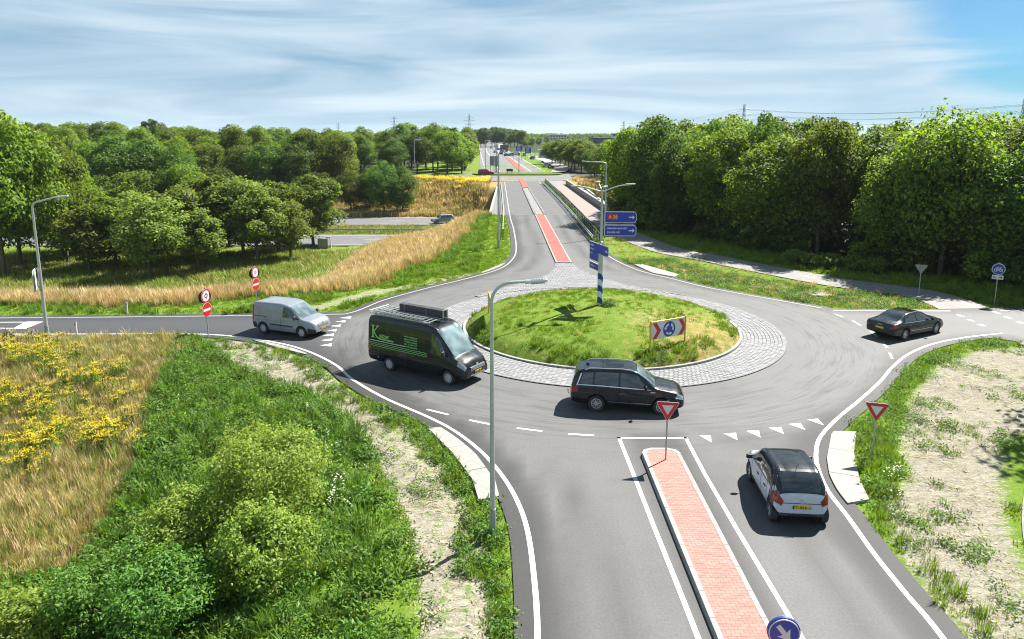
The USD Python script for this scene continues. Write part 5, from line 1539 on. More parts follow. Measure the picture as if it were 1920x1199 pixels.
LW = [tuple(G(*q)[:2]) for q in ((943, 449), (944, 410), (941, 372), (938, 346))]
railing("white and black railing along the left edge of the bridge", LW, "dark_metal", "sign_white", (.40, .75, 1.08), 2.0, 1.12)
RW = [tuple(G(*q)[:2]) for q in ((1124, 458), (1090, 415), (1052, 373), (1022, 345))]
railing("black three-rail railing between the right lane and the cycle deck", RW, "dark_metal", "dark_metal", (.35, .70, 1.12), 2.2, 1.15, r=.06)
RP = [tuple(G(*q)[:2]) for q in ((1112, 455), (1080, 415), (1045, 375), (1016, 345))]
railing("low galvanised guard rail beside the right lane of the bridge", RP, "grey_metal", "galvanised", (.42, .66), 4.0, .72, r=.055, name="guard_rail")
PP = [tuple(G(*q)[:2]) for q in ((1190, 434), (1135, 396), (1098, 371), (1062, 346))]
par = thing("bridge_parapet", "long dark parapet on the outer side of the cycle deck", "parapet", (*PP[0], 0))
pl_ = LineString(np.array(PP) - np.array(PP[0]))
obj("wall", extr(pl_.buffer(.16, cap_style="flat"), -.2, .95), "trim_grey", par)
obj("capping", extr(pl_.buffer(.22, cap_style="flat"), .952, 1.04), "kerb_concrete", par)

# far junction: boards seen from behind, blue boards, cars in the queue
def far_board(label, px, py0, py1, Y, w, m, front=True):
    lo, hi = atY(px, py1, Y), atY(px, py0, Y)
    t = thing("road_board", label, "sign", (lo[0], Y, 0))
    obj("panel", rbox(w, .12, hi[2] - lo[2], .05, (0, 0, (hi[2] + lo[2]) / 2)), m, t)
    for sx in (-.36, .36):
        obj("post", box(sx * w - .09, sx * w + .09, .07, .22, -.3, lo[2] + .5), "galvanised", t)
    if m in ("panel_blue",):
        obj("border", cat_([box(-w / 2 + .1, w / 2 - .1, -.075, -.061, z_, z_ + .12) for z_ in (lo[2] + .12, hi[2] - .24)]), "sign_white", t)
        obj("lettering", cat_([box(-w / 2 + .4, w / 2 * .4, -.075, -.061, lo[2] + (hi[2] - lo[2]) * k_, lo[2] + (hi[2] - lo[2]) * k_ + .22) for k_ in (.3, .5, .7)]), "sign_white", t)


far_board("grey back of a tall road board left of the far road, outer one", 923, 293, 311, 205, 1.4, "sign_back")
far_board("grey back of a tall road board left of the far road, inner one", 931.5, 293, 313, 200, 1.1, "sign_back")
far_board("low dark back of a chevron board on the far roundabout", 955.5, 317, 322, 196, 1.8, "dark_metal")
far_board("tall blue direction board above the distant traffic queue", 973.5, 273, 284, 300, 2.6, "panel_blue")
far_board("smaller blue direction board right of the tall one in the distance", 990, 276, 288, 310, 2.6, "panel_blue")
far_board("wide low blue board beside the distant traffic queue", 968, 286, 292, 305, 3.2, "panel_blue")
far_board("dark blue high board behind the distant lorries", 945, 272, 285, 420, 4.6, "office_dark")
qs = [("white delivery van at the head of the distant traffic queue", 944, 287, "LV"), ("dark car second in the distant traffic queue", 939, 290, "S"), ("silver car waiting left of the distant queue", 929, 287, "H"), ("dark car in the far left lane before the lorries", 934, 282, "S"), ("silver car near the distant blue boards", 958, 293, "H"), ("dark car crossing beyond the far median", 949, 293, "S"),
      ("dark car on the far side road right of the junction", 999, 299, "S"), ("silver car far up the left lane of the road", 921, 279, "H"), ("silver car parked beside the pale gravel strip", 1024, 314, "H"), ("dark car close to the distant lamp posts", 983, 293, "S")]
for (lab, px_, py_, k_) in qs:
    q_ = G(px_, py_)
    src = {"S": saloon, "H": hatch, "LV": hatch}[k_]
    copy_of(src, {"S": "saloon_car", "H": "hatchback_car", "LV": "hatchback_car"}[k_], lab, "car", (q_[0], q_[1], .04), math.radians(rng.choice([92, 268, 100, 80])), "cars at the distant junction")
lo = thing("lorry", "long pale lorry with a grey trailer in the distant queue", "lorry", (*G(937, 281)[:2], .04), math.radians(75))
obj("trailer", rbox(11, 2.5, 2.7, .06, (-2.0, 0, 2.5)), "wall_white", lo)
obj("cab", rbox(2.2, 2.45, 2.6, .15, (5.0, 0, 2.0)), "paint_grey", lo)
obj("windscreen", rbox(.06, 2.1, .9, .03, (6.1, 0, 2.4)), "car_glass", lo)
for xx in (-6, -4.8, 4.9, 2.5):
    for sd in (-1, 1):
        w_ = trimesh.creation.cylinder(.5, .35, sections=20); w_.apply_transform(trimesh.transformations.rotation_matrix(math.pi / 2, [1, 0, 0])); w_.apply_translation([xx, sd * 1.05, .5])
        obj("wheel", w_, "rubber", lo)


# buildings far off
def house(label, c, w, d, h, roof_h, m_wall, m_roof, rz=0.0, floors=2, cols=6, name="house", flat_roof=False):
    t = thing(name, label, "building", c, rz)
    obj("wall", box(-w / 2, w / 2, -d / 2, d / 2, -.5, h), m_wall, t)
    if flat_roof:
        obj("roof", box(-w / 2 - .3, w / 2 + .3, -d / 2 - .3, d / 2 + .3, h, h + .5), m_roof, t)
    else:
        rf = align(extr(Polygon([(-d / 2 - .4, 0), (d / 2 + .4, 0), (0, roof_h)]), -w / 2 - .3, w / 2 + .3), np.array([[0, 0, 1], [1, 0, 0], [0, 1, 0]]), (0, 0, h))
        obj("roof", rf, m_roof, t)
    for f_ in range(floors):
        for k_ in range(cols):
            xx = -w / 2 + w * (k_ + .5) / cols
            z0 = .9 + f_ * h / floors
            wn = obj("window", box(xx - w / cols * .3, xx + w / cols * .3, -d / 2 - .06, -d / 2 + .05, z0, z0 + h / floors * .55), "kerb_concrete", t)
            obj("pane", box(xx - w / cols * .25, xx + w / cols * .25, -d / 2 - .075, -d / 2 - .062, z0 + .1, z0 + h / floors * .55 - .1), "car_glass", wn)
    return t


c_ = atY(1046, 252, 640)
house("white building with rows of windows above the distant trees", (c_[0], 640, 0), 15, 10, c_[2] - 1.0, 1.5, "wall_white", "wall_white", cols=6, floors=4, flat_roof=True)
c_ = atY(1150, 263, 420)
house("long dark flat-roofed office block beyond the right-hand wood", (c_[0], 420, 0), 26, 14, 8.0, 1, "office_dark", "roof_dark", cols=8, floors=2, flat_roof=True, name="office_block")
c_ = atY(1157, 259, 440)
house("pale roof structure on top of the dark office block", (c_[0], 436, 8.3), 8, 6, 2.2, 1, "wall_white", "roof_dark", cols=3, floors=1, flat_roof=True, name="roof_house")
c_ = atY(1145, 274, 380)
house("pale grey hall in front of the dark office block", (c_[0], 380, 0), 14, 10, 4.6, 1, "wall_white", "roof_dark", cols=4, floors=1, flat_roof=True, name="hall")
c_ = atY(1022, 287, 330)
house("small white cabin beside the building site in the distance", (c_[0], 330, 0), 6, 4, 3.2, 1, "wall_white", "wall_white", cols=2, floors=1, flat_roof=True, name="site_cabin")


# pylons and their wires
def pylon(label, px, py_top, Y, h=None):
    top = atY(px, py_top, Y)
    h = top[2] if h is None else h
    t = thing("pylon", label, "pylon", (top[0], Y, 0), group="pylons of the power line")
    b_ = []
    w0, w1 = h * .085, h * .014
    for sx in (-1, 1):
        for sy in (-1, 1):
            b_.append(tube([(sx * w0, sy * w0, -1), (sx * w1 * 2, sy * w1 * 2, h * .6), (sx * w1, sy * w1, h)], .22, 4))
    obj("leg", b_[0], "grey_metal", t)
    for q in b_[1:]:
        obj("leg", q, "grey_metal", t)
    lat = []
    zs = [h * q for q in (0, .16, .30, .43, .55, .66, .76, .86, .95)]
    for z0, z1 in zip(zs[:-1], zs[1:]):
        f_ = lambda z: np.interp(z, [0, h * .6, h], [w0, w1 * 2, w1])
        for sy in (-1, 1):
            lat += [tube([(-f_(z0), sy * f_(z0), z0), (f_(z1), sy * f_(z1), z1)], .14, 4), tube([(f_(z0), sy * f_(z0), z0), (-f_(z1), sy * f_(z1), z1)], .14, 4)]
    obj("lattice", cat_(lat), "grey_metal", t, kind="stuff")
    for z_, w_ in ((.62, .17), (.75, .21), (.88, .15)):
        obj("cross_arm", cat_([tube([(-w_ * h, 0, h * z_), (0, 0, h * z_ + h * .035), (w_ * h, 0, h * z_)], .17, 4), tube([(-w_ * h, 0, h * z_), (w_ * h, 0, h * z_)], .15, 4)]), "grey_metal", t)
    return np.array([top[0], Y, 0]), h


PY = [pylon("pylon nearest the right edge above the wood", 1922, 186, 520), pylon("pylon peeping over the right-hand wood", 1396, 196, 760), pylon("pylon to the right of the far road", 1170, 227, 1150), pylon("largest pylon left of the far road", 880, 214, 980),
      pylon("small pylon above the left-hand trees near the round tree tops", 739, 218, 1250), pylon("faint small pylon over the left-hand wood", 634, 230, 1900)]
wire = thing("power_line", "thin power cables sagging between the pylons", "power line", (0, 0, 0))
for (i_, j_) in ((0, 1), (1, 2), (2, 3)):
    (p_, h0), (q_, h1) = PY[i_], PY[j_]
    for z_, w_ in ((.62, .17), (.75, .21), (.88, .15)):
        for s_ in (-1, 1):
            tt = np.linspace(0, 1, 14)
            d_ = np.array([1.0, 0, 0])
            c_ = (p_ + d_ * s_ * w_ * h0)[None] * (1 - tt[:, None]) + (q_ + d_ * s_ * w_ * h1)[None] * tt[:, None]
            c_[:, 2] = (h0 * z_) * (1 - tt) + (h1 * z_) * tt - 9 * 4 * tt * (1 - tt) * .6
            obj("cable", tube(c_, .09, 4), "dark_metal", wire)
# cover and drain lids in the right verge
for (px_, py_, lab) in ((1535, 553, "pale square inspection cover in the verge between road and cycle path"),):
    q_ = hit(px_, py_)
    t = thing("inspection_cover", lab, "cover", (q_[0], q_[1], q_[2] + .05))
    obj("frame", extr(sbox(-.75, -.75, .75, .75).difference(sbox(-.5, -.5, .5, .5)), -.15, .06), "concrete", t)
    obj("lid", extr(sbox(-.49, -.49, .49, .49), -.15, .05), "kerb_concrete", t)
# ------------------------------------------------------------------ trees and shrubs
def leaf_cards(c, nrm, length, width, g, fold=0.25, tilt=0.7):
    """Folded pointed leaves at the points c, facing roughly along nrm: two triangles each."""
    n = len(c)
    nr = nrm + g.normal(0, tilt, (n, 3))
    nr /= np.linalg.norm(nr, axis=1, keepdims=True) + 1e-9
    u = np.cross(nr, g.normal(0, 1, (n, 3))); u /= np.linalg.norm(u, axis=1, keepdims=True) + 1e-9
    w = np.cross(nr, u)
    L = (length * g.uniform(.65, 1.3, n))[:, None]; Wd = (width * g.uniform(.7, 1.25, n))[:, None]
    a, b = c - u * L / 2, c + u * L / 2
    l, r = c + w * Wd / 2 - nr * fold * Wd / 2 - u * L * .08, c - w * Wd / 2 - nr * fold * Wd / 2 - u * L * .08
    v = np.stack([a, l, b, r], 1).reshape(-1, 3)
    i = np.arange(n)[:, None] * 4
    f = np.concatenate([i + [0, 2, 1], i + [0, 3, 2]], 0)
    return v, f


def crown_points(g, n, clumps, R, z0, z1, prof=None, crad=0.30, inner=0.5, lumpy=0.25):
    """Leaf positions and outward directions of a lumpy crown between z0 and z1 of radius R."""
    cz = (z0 + z1) / 2; hz = (z1 - z0) / 2
    d = g.normal(0, 1, (clumps, 3)); d /= np.linalg.norm(d, axis=1, keepdims=True)
    d[:, 2] = d[:, 2] * 1.0 + .02
    rad = g.uniform(inner, 1.0, clumps) ** .6 * (1 - lumpy * g.uniform(0, 1, clumps))
    cc = d * rad[:, None] * [R * .80, R * .80, hz * .84]
    if prof is not None:
        k = np.interp((cc[:, 2] + hz) / (2 * hz), *prof)
        cc[:, :2] *= k[:, None]
    cc[:, 2] += cz
    cr = R * crad * g.uniform(.5, 1.4, clumps)
    which = g.choice(clumps, n, p=cr ** 2 / (cr ** 2).sum())
    q = g.normal(0, 1, (n, 3)); q /= np.linalg.norm(q, axis=1, keepdims=True)
    q[:, 2] = np.where(g.uniform(0, 1, n) < .62, np.abs(q[:, 2]), q[:, 2])
    rr = g.uniform(.45, 1.05, n) ** .7
    rr = np.where(g.uniform(0, 1, n) < .13, rr * g.uniform(1.05, 1.32, n), rr)
    p = cc[which] + q * (cr[which] * rr)[:, None] * [1, 1, .86]
    return p, q * .8 + d[which] * .35 + [0, 0, .35], cc


def tree_parts(seed, H, R, z0, leaves, clumps, leaf, trunk_r, prof=None, crad=.30, lumpy=.25, inner=.5):
    g = np.random.default_rng(seed)
    p, nr, cc = crown_points(g, leaves, clumps, R, z0, H, prof, crad, inner, lumpy)
    crown = leaf_cards(p, nr, leaf, leaf * .62, g)
    bend = g.normal(0, .25, 2)
    top = np.array([bend[0], bend[1], H * .72])
    tr = [tube([(0, 0, -.6), (0, 0, 0.1), tuple(top * .35 + [0.05, .03, 0]), tuple(top)], [trunk_r * 1.35, trunk_r * 1.1, trunk_r * .8, trunk_r * .25], 8)]
    for k in g.choice(len(cc), min(9, len(cc)), replace=False):
        zb = max(min(cc[k, 2] - H * .16, H * .6), H * .16)
        b = top * (zb / top[2])
        m = (b + cc[k]) / 2 + [0, 0, -.15]
        tr.append(tube([b, m, cc[k]], [trunk_r * .45, trunk_r * .3, trunk_r * .1], 5))
    return crown, cat_(tr)


ROUND = ([0, .2, .5, .8, 1], [.75, 1.0, 1.05, .9, .6])
UP = ([0, .3, .7, 1], [.9, 1.0, .8, .4])
KINDS = {   # name: (height, radius, crown base, leaves, clumps, leaf size, trunk radius, material, profile, clump radius)
    "edge_tree": [(12.5, 5.0, .2, 11500, 62, .34, .20, "leaf_oak", ROUND, .27), (12.5, 4.7, .2, 11500, 56, .34, .19, "leaf_dark", ROUND, .28), (12.5, 5.2, .2, 11500, 64, .34, .2, "leaf_bright", ROUND, .27), (13.0, 4.4, .6, 10500, 50, .34, .18, "leaf_oak", UP, .29)],
    "field_tree": [(9.5, 3.7, .9, 8500, 64, .32, .15, "leaf_grey", ROUND, .24), (9.5, 3.5, 1.0, 8500, 60, .32, .14, "leaf_oak", ROUND, .25), (9.5, 3.3, 1.2, 8000, 54, .32, .13, "leaf_grey", UP, .26)],
    "wood_tree": [(17.0, 5.8, 1.0, 8000, 60, .48, .26, "leaf_oak", ROUND, .25), (17.0, 5.5, 1.2, 8000, 54, .48, .24, "leaf_dark", ROUND, .26), (17.0, 6.0, .8, 8000, 62, .50, .26, "leaf_bright", ROUND, .25)],
    "poplar_tree": [(18.0, 1.7, 1.0, 4000, 40, .40, .2, "leaf_dark", ([0, .3, .7, 1], [.8, 1, .8, .3]), .42)],
}
_protos = {}


def tree(kind, variant, label, loc, height, radius=None, group=None, rz=None, cat="tree"):
    """A tree of the given height; the first of each form holds the meshes, the rest refer to it."""
    H, R = KINDS[kind][variant][:2]
    sz = height / H * 1.06
    sr = sz if radius is None else radius / R
    key = (kind, variant)
    rz = float(rng.uniform(0, 6.28)) if rz is None else rz
    if key not in _protos:
        H, R, z0, n, cl_, lf, tr_, m_, prof, crad = KINDS[kind][variant]
        crown, trunk = tree_parts(100 * variant + len(kind), H, R, z0, n, cl_, lf, tr_, prof, crad, .40, .62)
        c = UsdGeom.Xform.Define(stage, f"/World/{kind}_form_{variant:03d}")
        stage.RemovePrim(c.GetPath())
        cp = stage.CreateClassPrim(f"/World/_class_{kind}_{variant:03d}")
        for nm, ms, mt in (("crown", crown, m_), ("trunk", trunk, "bark")):
            umesh(f"{cp.GetPath()}/{nm}", ms, mt, smooth=(True if nm == "trunk" else False))
        _protos[key] = cp
    t = thing(kind, label, cat, loc, rz, group, None, (sr, sr, sz))
    t.GetReferences().AddInternalReference(_protos[key].GetPath())
    t.SetInstanceable(True)
    return t


def gz(x, y):
    return float(terrain(np.array([x]), np.array([y]))[0])


WOOD_R = "trees of the wood right of the roundabout"
LAB_R = "broad-leaved tree in the dense wood right of the cycle path"
front = [(1160, 428), (1200, 440), (1248, 449), (1295, 455), (1340, 462), (1388, 470), (1436, 479), (1484, 488), (1528, 493), (1610, 507), (1652, 521), (1700, 531), (1752, 539), (1800, 546), (1852, 551), (1908, 557), (1965, 562), (2030, 568)]
fr = []
ORD = "first second third fourth fifth sixth seventh eighth ninth tenth eleventh twelfth thirteenth fourteenth fifteenth sixteenth seventeenth eighteenth".split()
for k_, (px_, py_) in enumerate(front):
    o_ = 1.0 + 1.3 * math.sin(k_ * 2.9)
    q_ = G(px_, py_, -.6) + [1.2 * o_ + .6, 1.5 * o_ + .8, 0]
    z_ = gz(q_[0], q_[1])
    top = 12.3 + 1.9 * math.sin(k_ * 1.7) + (0.5 if 2 < k_ < 9 else 0) - (0.8 if 9 <= k_ < 13 else 1.3 if k_ >= 13 else 0)
    v_ = [0, 1, 1, 0, 3, 1, 0, 1, 3, 1, 0, 2, 2, 0, 2, 1, 0, 1][k_]
    fr.append((q_[0], q_[1]))
    lab = {11: "bright green sunlit tree at the edge of the right-hand wood", 12: "large yellowish-green tree bulging from the right-hand wood"}.get(k_, f"tree on the edge of the right-hand wood, {ORD[k_]} from its far left end")
    tree("edge_tree", v_, lab, (q_[0], q_[1], z_ - .1), top - z_, 4.6 + 1.1 * math.sin(k_ * 2.3), WOOD_R)
frl = LineString(fr)
WR = Polygon(fr + [(fr[-1][0] + 25, fr[-1][1] + 6), (120, 110), (60, 122), (24, 126)]).buffer(0)
gR = np.random.default_rng(21)
kept = list(fr)
for _ in range(6000):
    x_, y_ = gR.uniform(12, 112), gR.uniform(45, 126)
    if x_ > .80 * y_ + 6 or not WR.contains(Point(x_, y_)):
        continue
    d_ = frl.distance(Point(x_, y_))
    if d_ > 34 or d_ < 3.0 or min((x_ - a_) ** 2 + (y_ - b_) ** 2 for a_, b_ in kept) < (4.6 + d_ * .035) ** 2:
        continue
    if abs((x_ * FPX / (y_ + 2) + 960) - 1578) < 22:       # the lane of light through the wood
        continue
    kept.append((x_, y_))
    z_ = gz(x_, y_)
    top = 12.4 + gR.uniform(-.9, 1.4) + min(d_, 20) * .035
    tree("edge_tree" if d_ < 9 else "wood_tree", int(gR.choice([0, 1, 2, 3] if d_ < 9 else [0, 1, 2], p=[.32, .3, .16, .22] if d_ < 9 else [.5, .3, .2])), LAB_R, (x_, y_, z_ - .1), top - z_, gR.uniform(4.6, 6.0), WOOD_R)

gU = np.random.default_rng(33)
under_t = []
for s_ in (91, 92, 93):
    p_, n_, _c = crown_points(np.random.default_rng(s_), 700, 16, 1.7, 0.0, 2.6, None, .34)
    under_t.append((leaf_cards(p_, n_, .34, .2, np.random.default_rng(s_)), ("leaf_dark", "leaf_oak", "leaf_dark")[s_ - 91]))
ux, uy = gU.uniform(10, 105, 9000), gU.uniform(45, 135, 9000)
ud = shapely.distance(frl, shapely.points(ux, uy))
k_ = shapely.contains_xy(WR.buffer(2), ux, uy) & (ud > 1.0) & (ud < 26) & (np.abs(ux * FPX / (uy + 2) + 960 - 1578) > 20) & (gU.uniform(0, 1, 9000) < np.where(ud < 6, .5, .30))
instancer("undergrowth", under_t, np.c_[ux, uy, terrain(ux, uy)][k_], gU.uniform(.6, 1.25, k_.sum()), gU.uniform(0, 6.28, k_.sum()), gU.integers(0, 3, k_.sum()), "dark undergrowth between the trunks of the right-hand wood", "undergrowth")

# row of trees beside the far road, right side
ROWL = "tree of the double row beside the far path, trunk in view"
for (px_, py_, ty) in [(1035, 308, 262), (1041, 305, 262), (1050, 311, 258), (1066, 313, 257), (1072, 316, 259), (1078, 318, 262), (1090, 320, 260), (1103, 325, 264), (1060, 306, 260), (1096, 314, 262), (1085, 310, 258)]:
    q_ = G(px_, py_)
    top = atY(px_, ty, q_[1])[2]
    tree("field_tree", int(rng.integers(0, 2)), ROWL, (q_[0], q_[1], 0), top, 5.0, "double row of trees beside the far path")
for (px_, py_, ty) in [(1115, 330, 272), (1128, 334, 276), (1140, 338, 268), (1150, 345, 262), (1160, 352, 250), (1122, 322, 268), (1148, 330, 262), (1138, 322, 264), (1170, 345, 248), (1180, 365, 240)]:
    q_ = G(px_, py_)
    top = atY(px_, ty, q_[1])[2]
    tree("edge_tree", int(rng.integers(0, 3)), "dense tree where the right-hand wood reaches the far junction", (q_[0], q_[1], gz(q_[0], q_[1])), top - gz(q_[0], q_[1]), 4.6, "trees at the far end of the right-hand wood")

# copse on the low ground left of the road
cop = [(170, 514, 378, 56, 0), (216, 507, 358, 58, 1), (282, 524, 352, 66, 0), (345, 500, 338, 62, 0), (374, 514, 392, 46, 2), (404, 484, 318, 66, 1), (458, 489, 322, 60, 0), (484, 498, 350, 50, 2), (545, 489, 368, 44, 0), (588, 462, 318, 56, 1), (522, 474, 330, 52, 1), (250, 497, 362, 52, 2)]
labs = ["leftmost small tree of the copse behind the left lamp post", "slender-trunked tree in the copse right of the left lamp post", "broad low-hanging tree at the front of the copse", "bushy light green tree in the middle of the copse", "small tree standing forward at the foot of the copse", "tallest round tree of the copse",
        "thin double-trunked tree with open foot in the copse", "pale leafy tree leaning right in the copse", "small pale tree at the right front of the copse", "dark tree closing the copse at the highway side", "dark green tree behind the pale right-hand copse trees", "olive tree hidden between two copse trees"]
for (px_, py_, ty, rp, v_), lab in zip(cop, labs):
    q_ = hit(px_, py_)
    top = atY(px_, ty, q_[1])[2]
    tree("field_tree", v_, lab, tuple(q_ - [0, 0, .1]), top - q_[2], rp / FPX * q_[1] * 1.35, None)
for k_, (px_, py_, ty, rp) in enumerate([(150, 476, 330, 70), (205, 470, 322, 70), (262, 466, 318, 72), (318, 466, 312, 70), (366, 464, 306, 66), (430, 462, 312, 60), (120, 486, 345, 66)]):
    q_ = hit(px_, py_)
    top = atY(px_, ty, q_[1])[2]
    tree("edge_tree", (0, 1, 0, 1, 0, 1, 0)[k_], f"darker bushy tree between the copse and the highway, {ORD[(1, 2, 3, 4, 5, 6, 0)[k_]]} from the left", tuple(q_ - [0, 0, .1]), top - q_[2], rp / FPX * q_[1], "darker trees behind the copse")
LEFTL = "tall bright green tree in the mass at the left edge"
for (px_, py_, ty, rp) in [(-60, 520, 205, 95), (10, 522, 214, 90), (75, 512, 236, 80), (128, 500, 262, 62), (-130, 505, 190, 100), (40, 500, 222, 80), (150, 488, 300, 55)]:
    q_ = hit(px_, py_)
    top = atY(px_, ty, q_[1])[2]
    tree("wood_tree", int(rng.choice([2, 2, 0])), LEFTL, tuple(q_ - [0, 0, .1]), (top - q_[2]) * 1.06, rp / FPX * q_[1], "tall trees at the left edge")

# wood beyond the highway, left of the far junction
WOOD_L = "trees of the wood beyond the sunken highway"
LAB_L = "broad-leaved tree in the wood beyond the sunken highway"
for (px_, ty, Y_, rp, v_, lab) in [(212, 244, 152, 62, 1, "large dark tree standing out behind the left copse"), (270, 250, 153, 55, 1, "dark round tree just right of the largest dark one"), (330, 262, 152, 50, 1, "dark tree beside the copse at the highway edge"),
                                  (718, 296, 149, 42, 1, "round dark tree standing alone left of the flowered slope"), (752, 306, 150, 38, 1, "lower round tree joined to the lone dark one"), (655, 318, 152, 36, 0, "small round tree beside the far crash barrier"), (690, 312, 153, 34, 1, "tree tucked behind the lone round one"), (610, 322, 153, 32, 0, "small tree at the far edge of the highway"), (575, 310, 153, 40, 1, "mid-sized tree at the far highway edge behind the copse")]:
    x_ = atY(px_, 300, Y_)[0]
    z_ = gz(x_, Y_)
    tree("wood_tree" if rp > 50 else "edge_tree", v_, lab, (x_, Y_, z_ - .1), atY(px_, ty, Y_)[2] - z_, rp / FPX * Y_)
gL = np.random.default_rng(5)
kept = []
for _ in range(9000):
    y_ = gL.uniform(156, 250)
    x_ = gL.uniform(-.80 * y_ - 6, -8)
    edge = -30 if y_ < 192 else (-13 - (y_ - 197) * .02)
    if x_ > edge or (178 < y_ < 191 and x_ > -140) or (y_ < 178 and x_ > -36 - (y_ - 156) * .35):
        continue
    if kept and min((x_ - a_) ** 2 + (y_ - b_) ** 2 for a_, b_ in kept) < (6.2 + (y_ - 156) * .03) ** 2:
        continue
    if len(kept) > 150:
        break
    kept.append((x_, y_))
    z_ = gz(x_, y_)
    top = gL.uniform(10.6, 14.0) + (1.5 if x_ < -110 else 0) - (2.2 if y_ < 166 else 0) + (1.6 if (-34 < x_ < -22 and y_ > 195) else 0)
    tree("wood_tree", int(gL.choice([0, 1, 2], p=[.45, .33, .22])), LAB_L, (x_, y_, z_ - .1), top - z_, gL.uniform(4.6, 6.6), WOOD_L)
for (px_, ty, lab) in ((269, 212, "left one of two poplars rising above the wood"), (285, 207, "taller right one of two poplars rising above the wood")):
    x_ = atY(px_, 230, 205)[0]
    tree("poplar_tree", 0, lab, (x_, 205, 0), atY(px_, ty, 205)[2], 2.0)
for k_ in range(14):                                        # along the left of the far road
    y_ = 225 + k_ * 15
    x_ = -15.5 - k_ * .9 - (k_ % 2) * 4
    tree("wood_tree", k_ % 3, "tree on the left bank of the far road", (x_, y_, 0), 11 + 1.5 * math.sin(k_ * 1.3), 5.0, "trees left of the far road")
for k_ in range(16):                                        # the wood that closes the far road
    x_ = -30 + k_ * 2.6 + gL.uniform(-1, 1)
    y_ = 570 + gL.uniform(-12, 25)
    tree("wood_tree", k_ % 3, "tree in the high clump that closes the far road", (x_, y_, 0), 16.8 - abs(k_ - 6) * .35, 6.0, "high clump behind the far road")

# woods to the horizon
gF = np.random.default_rng(9)
fx, fy, fs = [], [], []
for (y0, y1, n_, w_) in ((255, 420, 620, 1.0), (420, 800, 1000, 1.0), (800, 1600, 1100, 1.05), (1600, 3600, 1300, 1.1)):
    yy = gF.uniform(y0, y1, n_)
    xx = gF.uniform(-.85, .85, n_) * yy * w_
    keep = ~((xx > -26 - (yy - 250) * .02) & (xx < 42 + (yy - 250) * .02) & (yy < 560))
    keep &= ~((np.abs(xx - 62) < 34) & (yy > 330) & (yy < 470)) & ~((np.abs(xx - 41) < 14) & (yy > 560) & (yy < 650))
    keep &= meshkit.noise(np.c_[xx * .012, yy * .008, 0 * xx], 2) > (.16 if y0 < 800 else .05)
    fx.append(xx[keep]); fy.append(yy[keep]); fs.append(gF.uniform(.72, 1.0, keep.sum()) * np.where(xx[keep] > 0, .76, .84) * np.where(yy[keep] > 800, 1.12, 1.0))
fx, fy, fs = map(np.concatenate, (fx, fy, fs))
far_forms = []
for s_, m_ in ((301, "leaf_oak"), (302, "leaf_dark"), (303, "leaf_oak")):
    cr_, tk_ = tree_parts(s_, 13.5, 5.6, .6, 1500, 44, .95, .3, ROUND, .27)
    far_forms.append((cr_, m_))
instancer("distant_wood", far_forms, np.c_[fx, fy, terrain(fx, fy) - .1], np.c_[fs * gF.uniform(.9, 1.4, len(fs)), fs * gF.uniform(.9, 1.4, len(fs)), fs], gF.uniform(0, 6.28, len(fx)), gF.integers(0, 3, len(fx)), "far wood stretching to the horizon behind everything", "wood")


tree("wood_tree", 2, "tall tree just outside the right edge whose shade falls on the sandy verge", (29.0, 29.5, -.2), 18.5, 5.0)


# shrubs in the near left corner
def shrub(label, c, r, h, n, m_, seed, leaf=.115, group=None, name="shrub"):
    g = np.random.default_rng(seed)
    z_ = gz(*c)
    t = thing(name, label, "shrub", (c[0], c[1], z_), 0, group)
    p, nr, cc = crown_points(g, n, 46, r, .05, h, ([0, .3, .7, 1], [1.0, 1.05, .85, .55]), .24, .45, .35)
    obj("foliage", leaf_cards(p, nr, leaf, leaf * .52, g, .3, .75), m_, t)
    sv, sf, sn = [], [], 0
    stems = []
    for k in range(34):                                       # upright shoots that break the outline
        c0 = cc[g.integers(0, len(cc))] * [1.05, 1.05, 1.0] + g.normal(0, .15, 3)
        c1 = c0 + [g.normal(0, .22), g.normal(0, .22), g.uniform(.35, .85) * h / 2.8]
        q = c0 + (c1 - c0) * g.uniform(0, 1, (26, 1)) + g.normal(0, .05, (26, 3))
        v, f = leaf_cards(q, np.tile([0, 0, 1.0], (26, 1)), leaf * 1.1, leaf * .5, g, .3, .7)
        sv.append(v); sf.append(f + sn); sn += len(v)
    obj("shoots", (np.vstack(sv), np.vstack(sf)), m_, t)
    st = [tube([(g.normal(0, .12), g.normal(0, .12), -.2), cc[k] * .45 + [0, 0, .1], cc[k]], [.035, .025, .008], 5) for k in range(0, 46, 3)]
    obj("stem", cat_(st), "bark", t)
    return t


